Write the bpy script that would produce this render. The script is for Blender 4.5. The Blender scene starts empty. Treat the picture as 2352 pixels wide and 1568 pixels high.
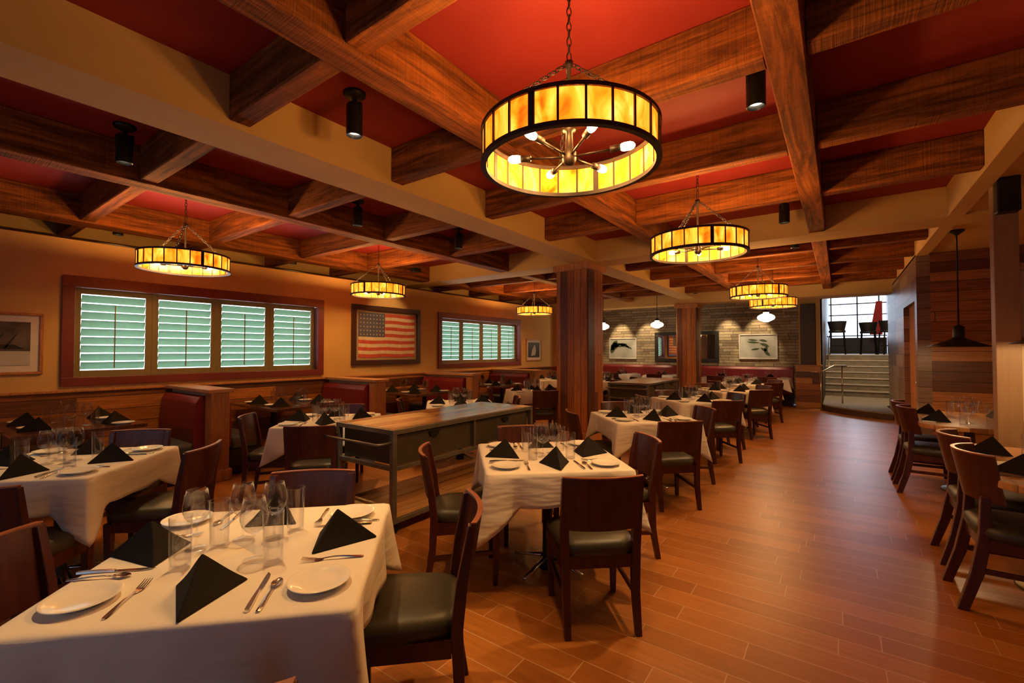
import bpy, bmesh, math, random
from mathutils import Vector, Matrix
PI = math.pi
random.seed(7)
scn = bpy.context.scene
C = scn.collection

# ------------------------------------------------------------------ camera
F_PX, W_PX, H_PX = 1041.0, 2352.0, 1568.0
YAW = math.radians(35.8); PITCH = math.atan(23 / F_PX)
cam = bpy.data.cameras.new('camera'); camo = bpy.data.objects.new('camera', cam); C.objects.link(camo)
cam.sensor_width = 36.0; cam.lens = F_PX / W_PX * 36.0; cam.clip_start = 0.05; cam.clip_end = 200
camo.location = (0, 0, 1.5); camo.rotation_euler = (PI / 2 + PITCH, 0, YAW)
scn.camera = camo
scn.view_settings.view_transform = 'Standard'; scn.view_settings.look = 'None'
scn.view_settings.gamma = 1; scn.view_settings.use_curve_mapping = False
scn.view_settings.exposure = 0.25

# ------------------------------------------------------------------ node helpers
def new_mat(name):
    m = bpy.data.materials.new(name); m.use_nodes = True
    nt = m.node_tree; b = nt.nodes['Principled BSDF']
    return m, nt, b
def N(nt, typ, **kw):
    n = nt.nodes.new(typ)
    for k, v in kw.items():
        if k.startswith('i_'): n.inputs[k[2:].replace('_', ' ')].default_value = v
        else: setattr(n, k, v)
    return n
def c4(c): return (c[0], c[1], c[2], 1)
def ramp(nt, stops, interp='LINEAR'):
    r = nt.nodes.new('ShaderNodeValToRGB'); r.color_ramp.interpolation = interp
    el = r.color_ramp.elements
    while len(el) < len(stops): el.new(0.5)
    for e, (p, c) in zip(el, stops): e.position = p; e.color = c4(c)
    return r
def uv_combo(nt, u, v):
    """u, v: tuples of weights over object-space (x, y, z); returns a vector socket (u, v, 0)"""
    tc = N(nt, 'ShaderNodeTexCoord')
    outs = []
    for w in (u, v):
        d = N(nt, 'ShaderNodeVectorMath', operation='DOT_PRODUCT'); d.inputs[1].default_value = w
        nt.links.new(tc.outputs['Object'], d.inputs[0]); outs.append(d.outputs['Value'])
    cb = N(nt, 'ShaderNodeCombineXYZ')
    nt.links.new(outs[0], cb.inputs[0]); nt.links.new(outs[1], cb.inputs[1])
    return cb.outputs[0]
def mix_rgb(nt, a, b, fac, blend='MIX'):
    m = N(nt, 'ShaderNodeMix', data_type='RGBA', blend_type=blend)
    for s, v in ((6, a), (7, b), (0, fac)):
        if isinstance(v, bpy.types.NodeSocket): nt.links.new(v, m.inputs[s])
        else: m.inputs[s].default_value = v if s == 0 else c4(v)
    return m.outputs[2]
def bump(nt, b, h, strength, dist=0.01):
    bp = N(nt, 'ShaderNodeBump'); bp.inputs['Strength'].default_value = strength; bp.inputs['Distance'].default_value = dist
    nt.links.new(h, bp.inputs['Height']); nt.links.new(bp.outputs[0], b.inputs['Normal'])
def plain(name, col, rough=0.5, metal=0.0, var=0.0, scale=30, bumps=0.0, coat=0.0, spec=0.5, stretch=(1, 1, 1)):
    m, nt, b = new_mat(name)
    b.inputs['Base Color'].default_value = c4(col); b.inputs['Roughness'].default_value = rough
    b.inputs['Metallic'].default_value = metal; b.inputs['Specular IOR Level'].default_value = spec
    b.inputs['Coat Weight'].default_value = coat; b.inputs['Coat Roughness'].default_value = 0.15
    tc = N(nt, 'ShaderNodeTexCoord'); mp = N(nt, 'ShaderNodeMapping'); mp.inputs['Scale'].default_value = stretch
    nt.links.new(tc.outputs['Object'], mp.inputs[0])
    n = N(nt, 'ShaderNodeTexNoise'); n.inputs['Scale'].default_value = scale; n.inputs['Detail'].default_value = 4
    nt.links.new(mp.outputs[0], n.inputs['Vector'])
    v = max(var, 0.03)
    r = ramp(nt, [(0.3, [c * (1 - v) for c in col]), (0.7, [min(1, c * (1 + v)) for c in col])])
    nt.links.new(n.outputs['Fac'], r.inputs[0]); nt.links.new(r.outputs[0], b.inputs['Base Color'])
    if bumps: bump(nt, b, n.outputs['Fac'], bumps, 0.004)
    return m
def planks(name, u, v, plen, pwid, palette, rough=0.45, gap=(0.01, 0.005, 0.003), gapw=0.004, grain=0.5, offset=0.37, bumps=0.3, spec=0.5, grainscale=(1.6, 28)):
    m, nt, b = new_mat(name)
    vec0 = uv_combo(nt, u, v)
    # every row of boards starts at its own random offset
    sp = N(nt, 'ShaderNodeSeparateXYZ'); nt.links.new(vec0, sp.inputs[0])
    dv = N(nt, 'ShaderNodeMath', operation='DIVIDE'); nt.links.new(sp.outputs[1], dv.inputs[0]); dv.inputs[1].default_value = pwid
    fl = N(nt, 'ShaderNodeMath', operation='FLOOR'); nt.links.new(dv.outputs[0], fl.inputs[0])
    wn = N(nt, 'ShaderNodeTexWhiteNoise', noise_dimensions='1D'); nt.links.new(fl.outputs[0], wn.inputs['W'])
    sh = N(nt, 'ShaderNodeMath', operation='MULTIPLY_ADD'); nt.links.new(wn.outputs['Value'], sh.inputs[0]); sh.inputs[1].default_value = plen; nt.links.new(sp.outputs[0], sh.inputs[2])
    cbx = N(nt, 'ShaderNodeCombineXYZ'); nt.links.new(sh.outputs[0], cbx.inputs[0]); nt.links.new(sp.outputs[1], cbx.inputs[1])
    vec = cbx.outputs[0]
    br = N(nt, 'ShaderNodeTexBrick'); br.offset = 0.0; br.offset_frequency = 2; br.squash = 1
    br.inputs['Color1'].default_value = (0, 0, 0, 1); br.inputs['Color2'].default_value = (1, 1, 1, 1)
    br.inputs['Mortar'].default_value = (0.5, 0.5, 0.5, 1); br.inputs['Scale'].default_value = 1
    br.inputs['Mortar Size'].default_value = gapw; br.inputs['Mortar Smooth'].default_value = 0.1
    br.inputs['Bias'].default_value = 0; br.inputs['Brick Width'].default_value = plen; br.inputs['Row Height'].default_value = pwid
    nt.links.new(vec, br.inputs['Vector'])
    k = len(palette)
    rp = ramp(nt, [(i / k, c) for i, c in enumerate(palette)], 'CONSTANT')
    nt.links.new(br.outputs['Color'], rp.inputs[0])
    mp = N(nt, 'ShaderNodeMapping'); mp.inputs['Scale'].default_value = (grainscale[0], grainscale[1], 1); nt.links.new(vec, mp.inputs[0])
    # shift grain by board
    ad = N(nt, 'ShaderNodeVectorMath', operation='ADD'); nt.links.new(mp.outputs[0], ad.inputs[0])
    sc = N(nt, 'ShaderNodeVectorMath', operation='SCALE'); sc.inputs['Scale'].default_value = 37; nt.links.new(br.outputs['Color'], sc.inputs[0]); nt.links.new(sc.outputs[0], ad.inputs[1])
    no = N(nt, 'ShaderNodeTexNoise'); no.inputs['Scale'].default_value = 1.5; no.inputs['Detail'].default_value = 7; no.inputs['Roughness'].default_value = 0.62; no.inputs['Distortion'].default_value = 0.6
    nt.links.new(ad.outputs[0], no.inputs['Vector'])
    gr = ramp(nt, [(0.32, [1 - grain] * 3), (0.62, [1.0] * 3)]); nt.links.new(no.outputs['Fac'], gr.inputs[0])
    col = mix_rgb(nt, rp.outputs[0], gr.outputs[0], 1.0, 'MULTIPLY')
    col = mix_rgb(nt, col, gap, br.outputs['Fac'])
    nt.links.new(col, b.inputs['Base Color'])
    b.inputs['Roughness'].default_value = rough; b.inputs['Specular IOR Level'].default_value = spec
    if bumps:
        inv = N(nt, 'ShaderNodeMath', operation='SUBTRACT'); inv.inputs[0].default_value = 1; nt.links.new(br.outputs['Fac'], inv.inputs[1])
        a2 = N(nt, 'ShaderNodeMath', operation='MULTIPLY_ADD'); nt.links.new(no.outputs['Fac'], a2.inputs[0]); a2.inputs[1].default_value = 0.25; nt.links.new(inv.outputs[0], a2.inputs[2])
        bump(nt, b, a2.outputs[0], bumps, 0.004)
    return m
def rough_beam(name, along):
    m, nt, b = new_mat(name)
    s = [9, 9, 9]; s[along] = 0.7
    tc = N(nt, 'ShaderNodeTexCoord'); mp = N(nt, 'ShaderNodeMapping'); mp.inputs['Scale'].default_value = s
    nt.links.new(tc.outputs['Object'], mp.inputs[0])
    no = N(nt, 'ShaderNodeTexNoise'); no.inputs['Scale'].default_value = 1.6; no.inputs['Detail'].default_value = 9; no.inputs['Roughness'].default_value = 0.7; no.inputs['Distortion'].default_value = 0.8
    nt.links.new(mp.outputs[0], no.inputs['Vector'])
    r = ramp(nt, [(0.30, (0.034, 0.009, 0.002)), (0.45, (0.15, 0.042, 0.008)), (0.6, (0.32, 0.094, 0.015)), (0.8, (0.50, 0.17, 0.032))])
    nt.links.new(no.outputs['Fac'], r.inputs[0])
    # saw marks across the timber
    s2 = [2, 2, 2]; s2[along] = 90
    mp2 = N(nt, 'ShaderNodeMapping'); mp2.inputs['Scale'].default_value = s2; nt.links.new(tc.outputs['Object'], mp2.inputs[0])
    n2 = N(nt, 'ShaderNodeTexNoise'); n2.inputs['Scale'].default_value = 1.0; n2.inputs['Detail'].default_value = 3; nt.links.new(mp2.outputs[0], n2.inputs['Vector'])
    r2 = ramp(nt, [(0.35, (0.72, 0.72, 0.72)), (0.65, (1, 1, 1))]); nt.links.new(n2.outputs['Fac'], r2.inputs[0])
    col = mix_rgb(nt, r.outputs[0], r2.outputs[0], 0.7, 'MULTIPLY')
    nt.links.new(col, b.inputs['Base Color']); b.inputs['Roughness'].default_value = 0.8; b.inputs['Specular IOR Level'].default_value = 0.2
    a = N(nt, 'ShaderNodeMath', operation='ADD'); nt.links.new(no.outputs['Fac'], a.inputs[0]); nt.links.new(n2.outputs['Fac'], a.inputs[1])
    bump(nt, b, a.outputs[0], 0.6, 0.01)
    return m
def emis(name, col, strength):
    m = bpy.data.materials.new(name); m.use_nodes = True; nt = m.node_tree; nt.nodes.clear()
    e = N(nt, 'ShaderNodeEmission'); e.inputs[0].default_value = c4(col); e.inputs[1].default_value = strength
    o = N(nt, 'ShaderNodeOutputMaterial'); nt.links.new(e.outputs[0], o.inputs[0]); return m

X_, Y_, Z_ = (1, 0, 0), (0, 1, 0), (0, 0, 1)
XY = (1, 1, 0)
WOODS = [(0.44, 0.15, 0.03), (0.24, 0.075, 0.018), (0.54, 0.21, 0.045), (0.10, 0.030, 0.010), (0.48, 0.17, 0.035), (0.34, 0.11, 0.022), (0.58, 0.24, 0.055), (0.16, 0.05, 0.014)]
M = {}
M['floor'] = planks('wood look floor tile', X_, Y_, 0.92, 0.155, [(0.38, 0.132, 0.024), (0.43, 0.155, 0.030), (0.35, 0.118, 0.020), (0.45, 0.165, 0.034)], rough=0.36, gap=(0.50, 0.30, 0.16), gapw=0.0028, grain=0.22, offset=0.34, bumps=0.12, grainscale=(2.5, 30))
M['red'] = plain('red ceiling paint', (0.25, 0.013, 0.009), 0.75, var=0.06, scale=2)
M['beige'] = plain('beige drywall paint', (0.56, 0.35, 0.115), 0.8, var=0.05, scale=2)
M['beige_light'] = plain('pale trim paint', (0.6, 0.44, 0.27), 0.6, var=0.04, scale=3)
M['wains'] = planks('wainscot boards', XY, Z_, 2.3, 0.16, WOODS, rough=0.42, grain=0.55, bumps=0.4)
M['vplank'] = planks('upright pillar boards', Z_, XY, 7.0, 0.125, [(0.52, 0.17, 0.034), (0.11, 0.030, 0.010), (0.42, 0.13, 0.026), (0.50, 0.165, 0.032), (0.18, 0.052, 0.016), (0.55, 0.19, 0.04)], rough=0.45, grain=0.55, bumps=0.4, offset=0.5)
M['wallplank'] = planks('dark wall boards', X_, Z_, 5.9, 0.15, [(0.34, 0.12, 0.03), (0.14, 0.045, 0.015), (0.46, 0.18, 0.05), (0.22, 0.07, 0.022), (0.50, 0.21, 0.06)], rough=0.45, grain=0.5)
M['greyplank'] = planks('grey brown wall boards', Y_, Z_, 1.2, 0.24, [(0.36, 0.25, 0.18), (0.26, 0.16, 0.11), (0.44, 0.33, 0.25), (0.2, 0.12, 0.08)], rough=0.38, grain=0.35)
M['stone'] = planks('stacked ledge stone', X_, Z_, 0.5, 0.088, [(0.42, 0.33, 0.21), (0.32, 0.25, 0.17), (0.50, 0.41, 0.27), (0.27, 0.21, 0.14), (0.45, 0.34, 0.22)], rough=0.85, gap=(0.03, 0.022, 0.015), gapw=0.005, grain=0.4, bumps=1.0, offset=0.43, grainscale=(9, 22))
M['beamX'] = rough_beam('rough timber cross', 0); M['beamY'] = rough_beam('rough timber long', 1)
M['mahog'] = plain('dark mahogany', (0.055, 0.010, 0.006), 0.34, var=0.3, scale=5, stretch=(6, 6, 0.8), coat=0.1)
M['mahog_top'] = plain('mahogany laminated edge', (0.30, 0.10, 0.045), 0.35, var=0.2, scale=12)
M['vinyl'] = plain('dark seat vinyl', (0.04, 0.034, 0.022), 0.42, var=0.1, scale=60, bumps=0.05)
M['redvinyl'] = plain('oxblood booth vinyl', (0.20, 0.018, 0.022), 0.33, var=0.1, scale=6)
M['daylit_vinyl'] = plain('booth seat vinyl', (0.07, 0.075, 0.08), 0.35, var=0.1, scale=20)  # dark vinyl, cool tint of the daylight put into its colour
M['dark'] = plain('black base laminate', (0.012, 0.01, 0.009), 0.5)
M['black'] = plain('black metal', (0.012, 0.011, 0.010), 0.4, metal=0.4)
M['bronze'] = plain('dark bronze metal', (0.022, 0.012, 0.008), 0.5, metal=0.3, var=0.3, scale=20)
M['steel'] = plain('aged steel tube', (0.20, 0.18, 0.14), 0.42, metal=0.75, var=0.15, scale=12)
M['sheet'] = plain('olive steel sheet', (0.085, 0.07, 0.045), 0.45, metal=0.5, var=0.12, scale=4)
M['chrome'] = plain('polished steel', (0.72, 0.68, 0.64), 0.2, metal=1.0)
M['butcher'] = planks('butcher block boards', Y_, X_, 1.7, 0.13, [(0.52, 0.25, 0.08), (0.42, 0.18, 0.055), (0.58, 0.31, 0.11), (0.30, 0.11, 0.035)], rough=0.22, grain=0.4, gapw=0.002, bumps=0.1)
M['tabwood'] = planks('oiled table boards', Y_, X_, 1.5, 0.12, [(0.44, 0.2, 0.065), (0.38, 0.16, 0.05), (0.5, 0.24, 0.08)], rough=0.3, grain=0.35, gapw=0.001, bumps=0.05)
M['booth_top'] = plain('dark booth table laminate', (0.12, 0.05, 0.03), 0.12, var=0.3, scale=6, stretch=(1, 8, 1), coat=0.6)
M['oak'] = plain('honey wood post', (0.42, 0.17, 0.055), 0.45, var=0.25, scale=6, stretch=(8, 8, 0.9))
M['tan'] = plain('plain tan timber', (0.34, 0.19, 0.085), 0.55, var=0.12, scale=4, stretch=(6, 6, .6))
M['oaklight'] = plain('honey wood cap', (0.5, 0.25, 0.11), 0.4, var=0.2, scale=6, stretch=(0.9, 8, 8))
M['napkin'] = plain('black napkin cotton', (0.012, 0.0095, 0.008), 0.85, var=0.2, scale=140, bumps=0.15, spec=0.2)
M['porcelain'] = plain('white porcelain', (0.78, 0.74, 0.68), 0.12, var=0.02)
M['windowred'] = plain('dark red window paint', (0.15, 0.022, 0.02), 0.4, var=0.08, scale=4)
M['shutter'] = plain('olive shutter paint', (0.20, 0.165, 0.065), 0.45, var=0.05, scale=4)
M['mat_white'] = plain('white picture mat', (0.62, 0.58, 0.52), 0.8)
M['concrete'] = plain('concrete stair', (0.20, 0.17, 0.12), 0.7, var=0.2, scale=8)
M['nosing'] = plain('metal stair nosing', (0.75, 0.70, 0.6), 0.3, metal=0.5)
M['brushed'] = plain('brushed handrail', (0.6, 0.55, 0.45), 0.25, metal=1.0)
M['mirror'] = plain('mirror glass', (0.85, 0.85, 0.85), 0.02, metal=1.0)
M['glassdark'] = plain('picture glass print', (0.10, 0.085, 0.08), 0.12, var=0.5, scale=5)
M['photo_grey'] = plain('grey misty print', (0.42, 0.42, 0.40), 0.4, var=0.25, scale=2)
M['leaf'] = plain('dark green print ink', (0.05, 0.08, 0.035), 0.6)
M['flag_red'] = plain('faded flag red', (0.50, 0.075, 0.045), 0.85, var=0.15, scale=12)
M['flag_cream'] = plain('aged flag cream', (0.62, 0.50, 0.32), 0.85, var=0.12, scale=12)
M['flag_blue'] = plain('faded flag blue', (0.085, 0.09, 0.14), 0.85, var=0.15, scale=12)
M['bannerred'] = plain('red hanging cloth', (0.6, 0.03, 0.03), 0.7)
M['bulb'] = emis('glowing bulb', (1.0, 0.66, 0.30), 28)
M['lens'] = emis('spot lens', (1.0, 0.82, 0.58), 9)
M['globe'] = emis('opal globe glass', (1.0, 0.80, 0.52), 5.0)
M['sky'] = emis('bright overcast daylight', (0.78, 0.90, 1.0), 2.1)
M['skyfar'] = emis('street daylight', (0.66, 0.80, 1.0), 2.6)

def cloth_mat():
    m, nt, b = new_mat('white table linen')
    b.inputs['Base Color'].default_value = (0.74, 0.68, 0.60, 1); b.inputs['Roughness'].default_value = 0.85
    b.inputs['Sheen Weight'].default_value = 0.2; b.inputs['Specular IOR Level'].default_value = 0.2
    tc = N(nt, 'ShaderNodeTexCoord')
    n = N(nt, 'ShaderNodeTexNoise'); n.inputs['Scale'].default_value = 5; n.inputs['Detail'].default_value = 3
    nt.links.new(tc.outputs['Object'], n.inputs['Vector'])
    r = ramp(nt, [(0.3, (0.70, 0.64, 0.56)), (0.7, (0.77, 0.71, 0.63))]); nt.links.new(n.outputs['Fac'], r.inputs[0]); nt.links.new(r.outputs[0], b.inputs['Base Color'])
    mp = N(nt, 'ShaderNodeMapping'); mp.inputs['Scale'].default_value = (2, 2, 9); nt.links.new(tc.outputs['Object'], mp.inputs[0])
    n2 = N(nt, 'ShaderNodeTexNoise'); n2.inputs['Scale'].default_value = 1.6; n2.inputs['Detail'].default_value = 2; nt.links.new(mp.outputs[0], n2.inputs['Vector'])
    bump(nt, b, n2.outputs['Fac'], 0.5, 0.03)
    return m
M['cloth'] = cloth_mat()
def glass_mat(name='clear drinking glass', gl=0.14):
    m = bpy.data.materials.new(name); m.use_nodes = True; nt = m.node_tree; nt.nodes.clear()
    o = N(nt, 'ShaderNodeOutputMaterial'); t = N(nt, 'ShaderNodeBsdfTransparent'); t.inputs[0].default_value = (0.97, 0.97, 0.98, 1)
    g = N(nt, 'ShaderNodeBsdfGlass'); g.inputs['Roughness'].default_value = 0.0; g.inputs['IOR'].default_value = 1.45
    lw = N(nt, 'ShaderNodeLayerWeight'); lw.inputs[0].default_value = 0.35
    r = ramp(nt, [(0.0, (gl * .55,) * 3), (0.5, (gl,) * 3), (1.0, (1,) * 3)]); nt.links.new(lw.outputs['Facing'], r.inputs[0])
    mx = N(nt, 'ShaderNodeMixShader'); nt.links.new(r.outputs[0], mx.inputs[0]); nt.links.new(t.outputs[0], mx.inputs[1]); nt.links.new(g.outputs[0], mx.inputs[2])
    d = N(nt, 'ShaderNodeBsdfTranslucent'); d.inputs[0].default_value = (1, 1, 1, 1)  # white painted onto grazing edges in place of light refracted at the rims
    r2 = ramp(nt, [(0.80, (0,) * 3), (0.97, (.5,) * 3)]); nt.links.new(lw.outputs['Facing'], r2.inputs[0])
    m2 = N(nt, 'ShaderNodeMixShader'); nt.links.new(r2.outputs[0], m2.inputs[0]); nt.links.new(mx.outputs[0], m2.inputs[1]); nt.links.new(d.outputs[0], m2.inputs[2])
    nt.links.new(m2.outputs[0], o.inputs[0]); return m
M['glass'] = glass_mat()
def amber_mat():
    m = bpy.data.materials.new('amber mica glass'); m.use_nodes = True; nt = m.node_tree; nt.nodes.clear()
    o = N(nt, 'ShaderNodeOutputMaterial'); tc = N(nt, 'ShaderNodeTexCoord')
    mp = N(nt, 'ShaderNodeMapping'); mp.inputs['Scale'].default_value = (9, 9, 3.5); nt.links.new(tc.outputs['Object'], mp.inputs[0])
    n = N(nt, 'ShaderNodeTexNoise'); n.inputs['Scale'].default_value = 1.3; n.inputs['Detail'].default_value = 6; n.inputs['Distortion'].default_value = 1.0
    nt.links.new(mp.outputs[0], n.inputs['Vector'])
    r = ramp(nt, [(0.30, (0.60, 0.11, 0.004)), (0.43, (0.95, 0.34, 0.015)), (0.58, (1.0, 0.50, 0.07)), (0.74, (1.0, 0.70, 0.30))]); nt.links.new(n.outputs['Fac'], r.inputs[0])
    t = N(nt, 'ShaderNodeBsdfTranslucent'); nt.links.new(r.outputs[0], t.inputs[0])
    d = N(nt, 'ShaderNodeBsdfPrincipled'); nt.links.new(r.outputs[0], d.inputs['Base Color']); d.inputs['Roughness'].default_value = 0.15
    e = N(nt, 'ShaderNodeEmission'); nt.links.new(r.outputs[0], e.inputs[0]); e.inputs[1].default_value = 0.75
    m1 = N(nt, 'ShaderNodeMixShader'); m1.inputs[0].default_value = 0.4; nt.links.new(t.outputs[0], m1.inputs[1]); nt.links.new(d.outputs[0], m1.inputs[2])
    a = N(nt, 'ShaderNodeAddShader'); nt.links.new(m1.outputs[0], a.inputs[0]); nt.links.new(e.outputs[0], a.inputs[1]); nt.links.new(a.outputs[0], o.inputs[0])
    return m
M['amber'] = amber_mat()
def louvre_mat():
    m = bpy.data.materials.new('pale green louvre'); m.use_nodes = True; nt = m.node_tree; nt.nodes.clear()
    o = N(nt, 'ShaderNodeOutputMaterial'); t = N(nt, 'ShaderNodeBsdfTranslucent'); t.inputs[0].default_value = (0.34, 0.47, 0.36, 1)
    d = N(nt, 'ShaderNodeBsdfPrincipled'); d.inputs['Base Color'].default_value = (0.22, 0.27, 0.14, 1); d.inputs['Roughness'].default_value = 0.4
    m1 = N(nt, 'ShaderNodeMixShader'); m1.inputs[0].default_value = 0.5; nt.links.new(t.outputs[0], m1.inputs[1]); nt.links.new(d.outputs[0], m1.inputs[2]); nt.links.new(m1.outputs[0], o.inputs[0])
    return m
M['louvre'] = louvre_mat()

# ------------------------------------------------------------------ mesh builder
class MB:
    def __init__(s): s.v = []; s.f = []; s.m = []; s.mi = 0
    def add(s, vs, fs):
        o = len(s.v); s.v += [tuple(v) for v in vs]; s.f += [tuple(i + o for i in f) for f in fs]; s.m += [s.mi] * len(fs); return s
    def box(s, x0, x1, y0, y1, z0, z1):
        return s.add([(x0, y0, z0), (x1, y0, z0), (x1, y1, z0), (x0, y1, z0), (x0, y0, z1), (x1, y0, z1), (x1, y1, z1), (x0, y1, z1)],
                     [(3, 2, 1, 0), (4, 5, 6, 7), (0, 1, 5, 4), (1, 2, 6, 5), (2, 3, 7, 6), (3, 0, 4, 7)])
    def loft(s, rings, cap=True, closed=False):
        n = len(rings[0]); vs = [p for r in rings for p in r]; fs = []
        k = len(rings)
        for i in range(k - (0 if closed else 1)):
            a = i * n; b = ((i + 1) % k) * n
            for j in range(n): fs.append((a + j, a + (j + 1) % n, b + (j + 1) % n, b + j))
        if cap and not closed: fs.append(tuple(range(n))[::-1]); fs.append(tuple((k - 1) * n + j for j in range(n)))
        return s.add(vs, fs)
    def lathe(s, prof, n=24, o=(0, 0, 0), cap=False):
        rings = [[(o[0] + r * math.cos(2 * PI * j / n), o[1] + r * math.sin(2 * PI * j / n), o[2] + z) for j in range(n)] for r, z in prof]
        return s.loft(rings, cap=cap)
    def tube(s, pts, r, n=8, closed=False, flat=1.0):
        pts = [Vector(p) for p in pts]; rings = []
        k = len(pts); up = None
        for i, p in enumerate(pts):
            if closed: d = pts[(i + 1) % k] - pts[i - 1]
            else: d = pts[min(i + 1, k - 1)] - pts[max(i - 1, 0)]
            d.normalize()
            if up is None: up = Vector((0, 0, 1)) if abs(d.z) < 0.9 else Vector((1, 0, 0))
            a = d.cross(up)
            if a.length < 1e-4: a = d.orthogonal()
            a.normalize(); b = a.cross(d).normalized(); up = b
            rr = r[i] if isinstance(r, (list, tuple)) else r
            rings.append([p + a * math.cos(2 * PI * j / n) * rr + b * math.sin(2 * PI * j / n) * rr * flat for j in range(n)])
        return s.loft(rings, cap=not closed, closed=closed)
    def bar(s, p, q, w, h, up=(0, 0, 1)):
        p = Vector(p); q = Vector(q); d = (q - p).normalized(); u = Vector(up); a = d.cross(u)
        if a.length < 1e-4: u = Vector((1, 0, 0)); a = d.cross(u)
        a.normalize(); b = a.cross(d).normalized()
        c = [(-1, -1), (1, -1), (1, 1), (-1, 1)]
        return s.loft([[e + a * (x * w / 2) + b * (y * h / 2) for x, y in c] for e in (p, q)])
    def prism(s, poly, z0, z1):
        return s.loft([[(x, y, z0) for x, y in poly], [(x, y, z1) for x, y in poly]])
    def sweep(s, secs):
        """secs: list of (centre, half x, half y) rectangles in the xy plane at height z"""
        return s.loft([[(c[0] - hx, c[1] - hy, c[2]), (c[0] + hx, c[1] - hy, c[2]), (c[0] + hx, c[1] + hy, c[2]), (c[0] - hx, c[1] + hy, c[2])] for c, hx, hy in secs])
    def mesh(s, name, mats, smooth=False):
        me = bpy.data.meshes.new(name); me.from_pydata(s.v, [], s.f); me.update()
        bm = bmesh.new(); bm.from_mesh(me); bmesh.ops.recalc_face_normals(bm, faces=bm.faces); bm.to_mesh(me); bm.free()
        if not isinstance(mats, (list, tuple)): mats = [mats]
        for m in mats: me.materials.append(m)
        for p, mi in zip(me.polygons, s.m): p.material_index = mi; p.use_smooth = smooth
        return me
    def build(s, name, mats, parent=None, smooth=False, bevel=0, seg=2, loc=None, autos=False, subsurf=0):
        me = s.mesh(name, mats, smooth or autos)
        o = bpy.data.objects.new(name, me); C.objects.link(o)
        if autos:
            for e in me.edges: pass
            bm = bmesh.new(); bm.from_mesh(me)
            for e in bm.edges:
                if len(e.link_faces) == 2 and e.calc_face_angle(0) > math.radians(38): e.smooth = False
            bm.to_mesh(me); bm.free()
        if parent: o.parent = parent
        if loc: o.location = loc
        if subsurf:
            md = o.modifiers.new('sub', 'SUBSURF'); md.levels = subsurf; md.render_levels = subsurf
        if bevel:
            md = o.modifiers.new('bevel', 'BEVEL'); md.width = bevel; md.segments = seg; md.limit_method = 'ANGLE'; md.angle_limit = math.radians(40)
        return o

def thing(name, label, cat, loc=(0, 0, 0), rz=0, group=None):
    o = bpy.data.objects.new(name, None); C.objects.link(o); o.empty_display_size = 0.1
    o.location = loc; o.rotation_euler = (0, 0, rz)
    return tag(o, label, cat, group)
def tag(o, label, cat, group=None):
    if label: o['label'] = label
    o['category'] = cat
    if group: o['group'] = group
    return o
def struct(name, mb, mats, parent=None, **kw):
    o = mb.build(name, mats, parent, **kw)
    if not parent: o['kind'] = 'structure'
    return o
def copy_tree(o, parent=None):
    c = o.copy(); C.objects.link(c); c.parent = parent
    for ch in list(o.children):
        if ch.type == 'LIGHT': continue
        copy_tree(ch, c)
    return c
class Kind:
    """first place() uses the prototype itself, later ones copy it with all its parts"""
    def __init__(s, maker): s.maker = maker; s.proto = None; s.used = False
    def place(s, loc, rz, label, group=None, tilt=None):
        if s.proto is None: s.proto = s.maker(); o = s.proto
        else: o = copy_tree(s.proto)
        o.location = loc; o.rotation_euler = (tilt[0] if tilt else 0, tilt[1] if tilt else 0, rz)
        o['label'] = label
        if group: o['group'] = group
        elif 'group' in o: del o['group']
        return o

# ------------------------------------------------------------------ room shell
ZC, ZS, ZY, ZX = 3.31, 2.97, 2.99, 3.01
XW = -7.2            # window wall face
struct('floor', MB().box(-8.3, 3.2, -2.7, 14.9, -0.1, 0), M['floor'])
struct('ceiling', MB().box(-8.5, 1.6, -2.7, 15.4, ZC, ZC + 0.1), M['red'])
struct('ceiling_right', MB().box(1.12, 3.2, -2.7, 9.4, 3.0, 3.2), M['beige'])
# window wall with its two openings, capped by a ledge
W1 = (1.20, 4.40, 1.12, 2.36); W2 = (7.19, 10.36, 1.15, 2.36)
ys = [-2.7, W1[0], W1[1], W2[0], W2[1], 12.2]
wl = MB(); wx0 = XW - 0.22
wl.box(wx0, XW, ys[0], ys[1], 0, 2.8).box(wx0, XW, ys[2], ys[3], 0, 2.8).box(wx0, XW, ys[4], ys[5], 0, 2.8)
for w in (W1, W2): wl.box(wx0, XW, w[0], w[1], 0, w[2]).box(wx0, XW, w[0], w[1], w[3], 2.8)
struct('wall_left', wl, M['beige'])
lg = MB().loft([[(XW, y, 2.80), (XW - .02, y, 2.80), (-8.5, y, 2.98), (-8.5, y, ZC), (-8.27, y, ZC), (-8.27, y, 3.03)] for y in (-2.7, 15.4)])
struct('trim_1', lg, M['beige'])
struct('baseboard_left', MB().box(XW, XW + 0.03, -2.6, 12.1, 0, 1.03), M['wains'])
struct('trim_2', MB().box(XW, XW + 0.06, -2.6, 12.1, 1.03, 1.06), M['oak'], bevel=0.006)
# back left corner and stone wall
struct('wall_back_left', MB().box(-7.42, -6.9, 12.2, 12.4, 0, ZC).box(-7.1, -6.9, 12.4, 15.4, 0, ZC), M['beige'])
struct('wall_back', MB().box(-6.9, -0.88, 15.2, 15.4, 0, ZC), M['stone'])
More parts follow.
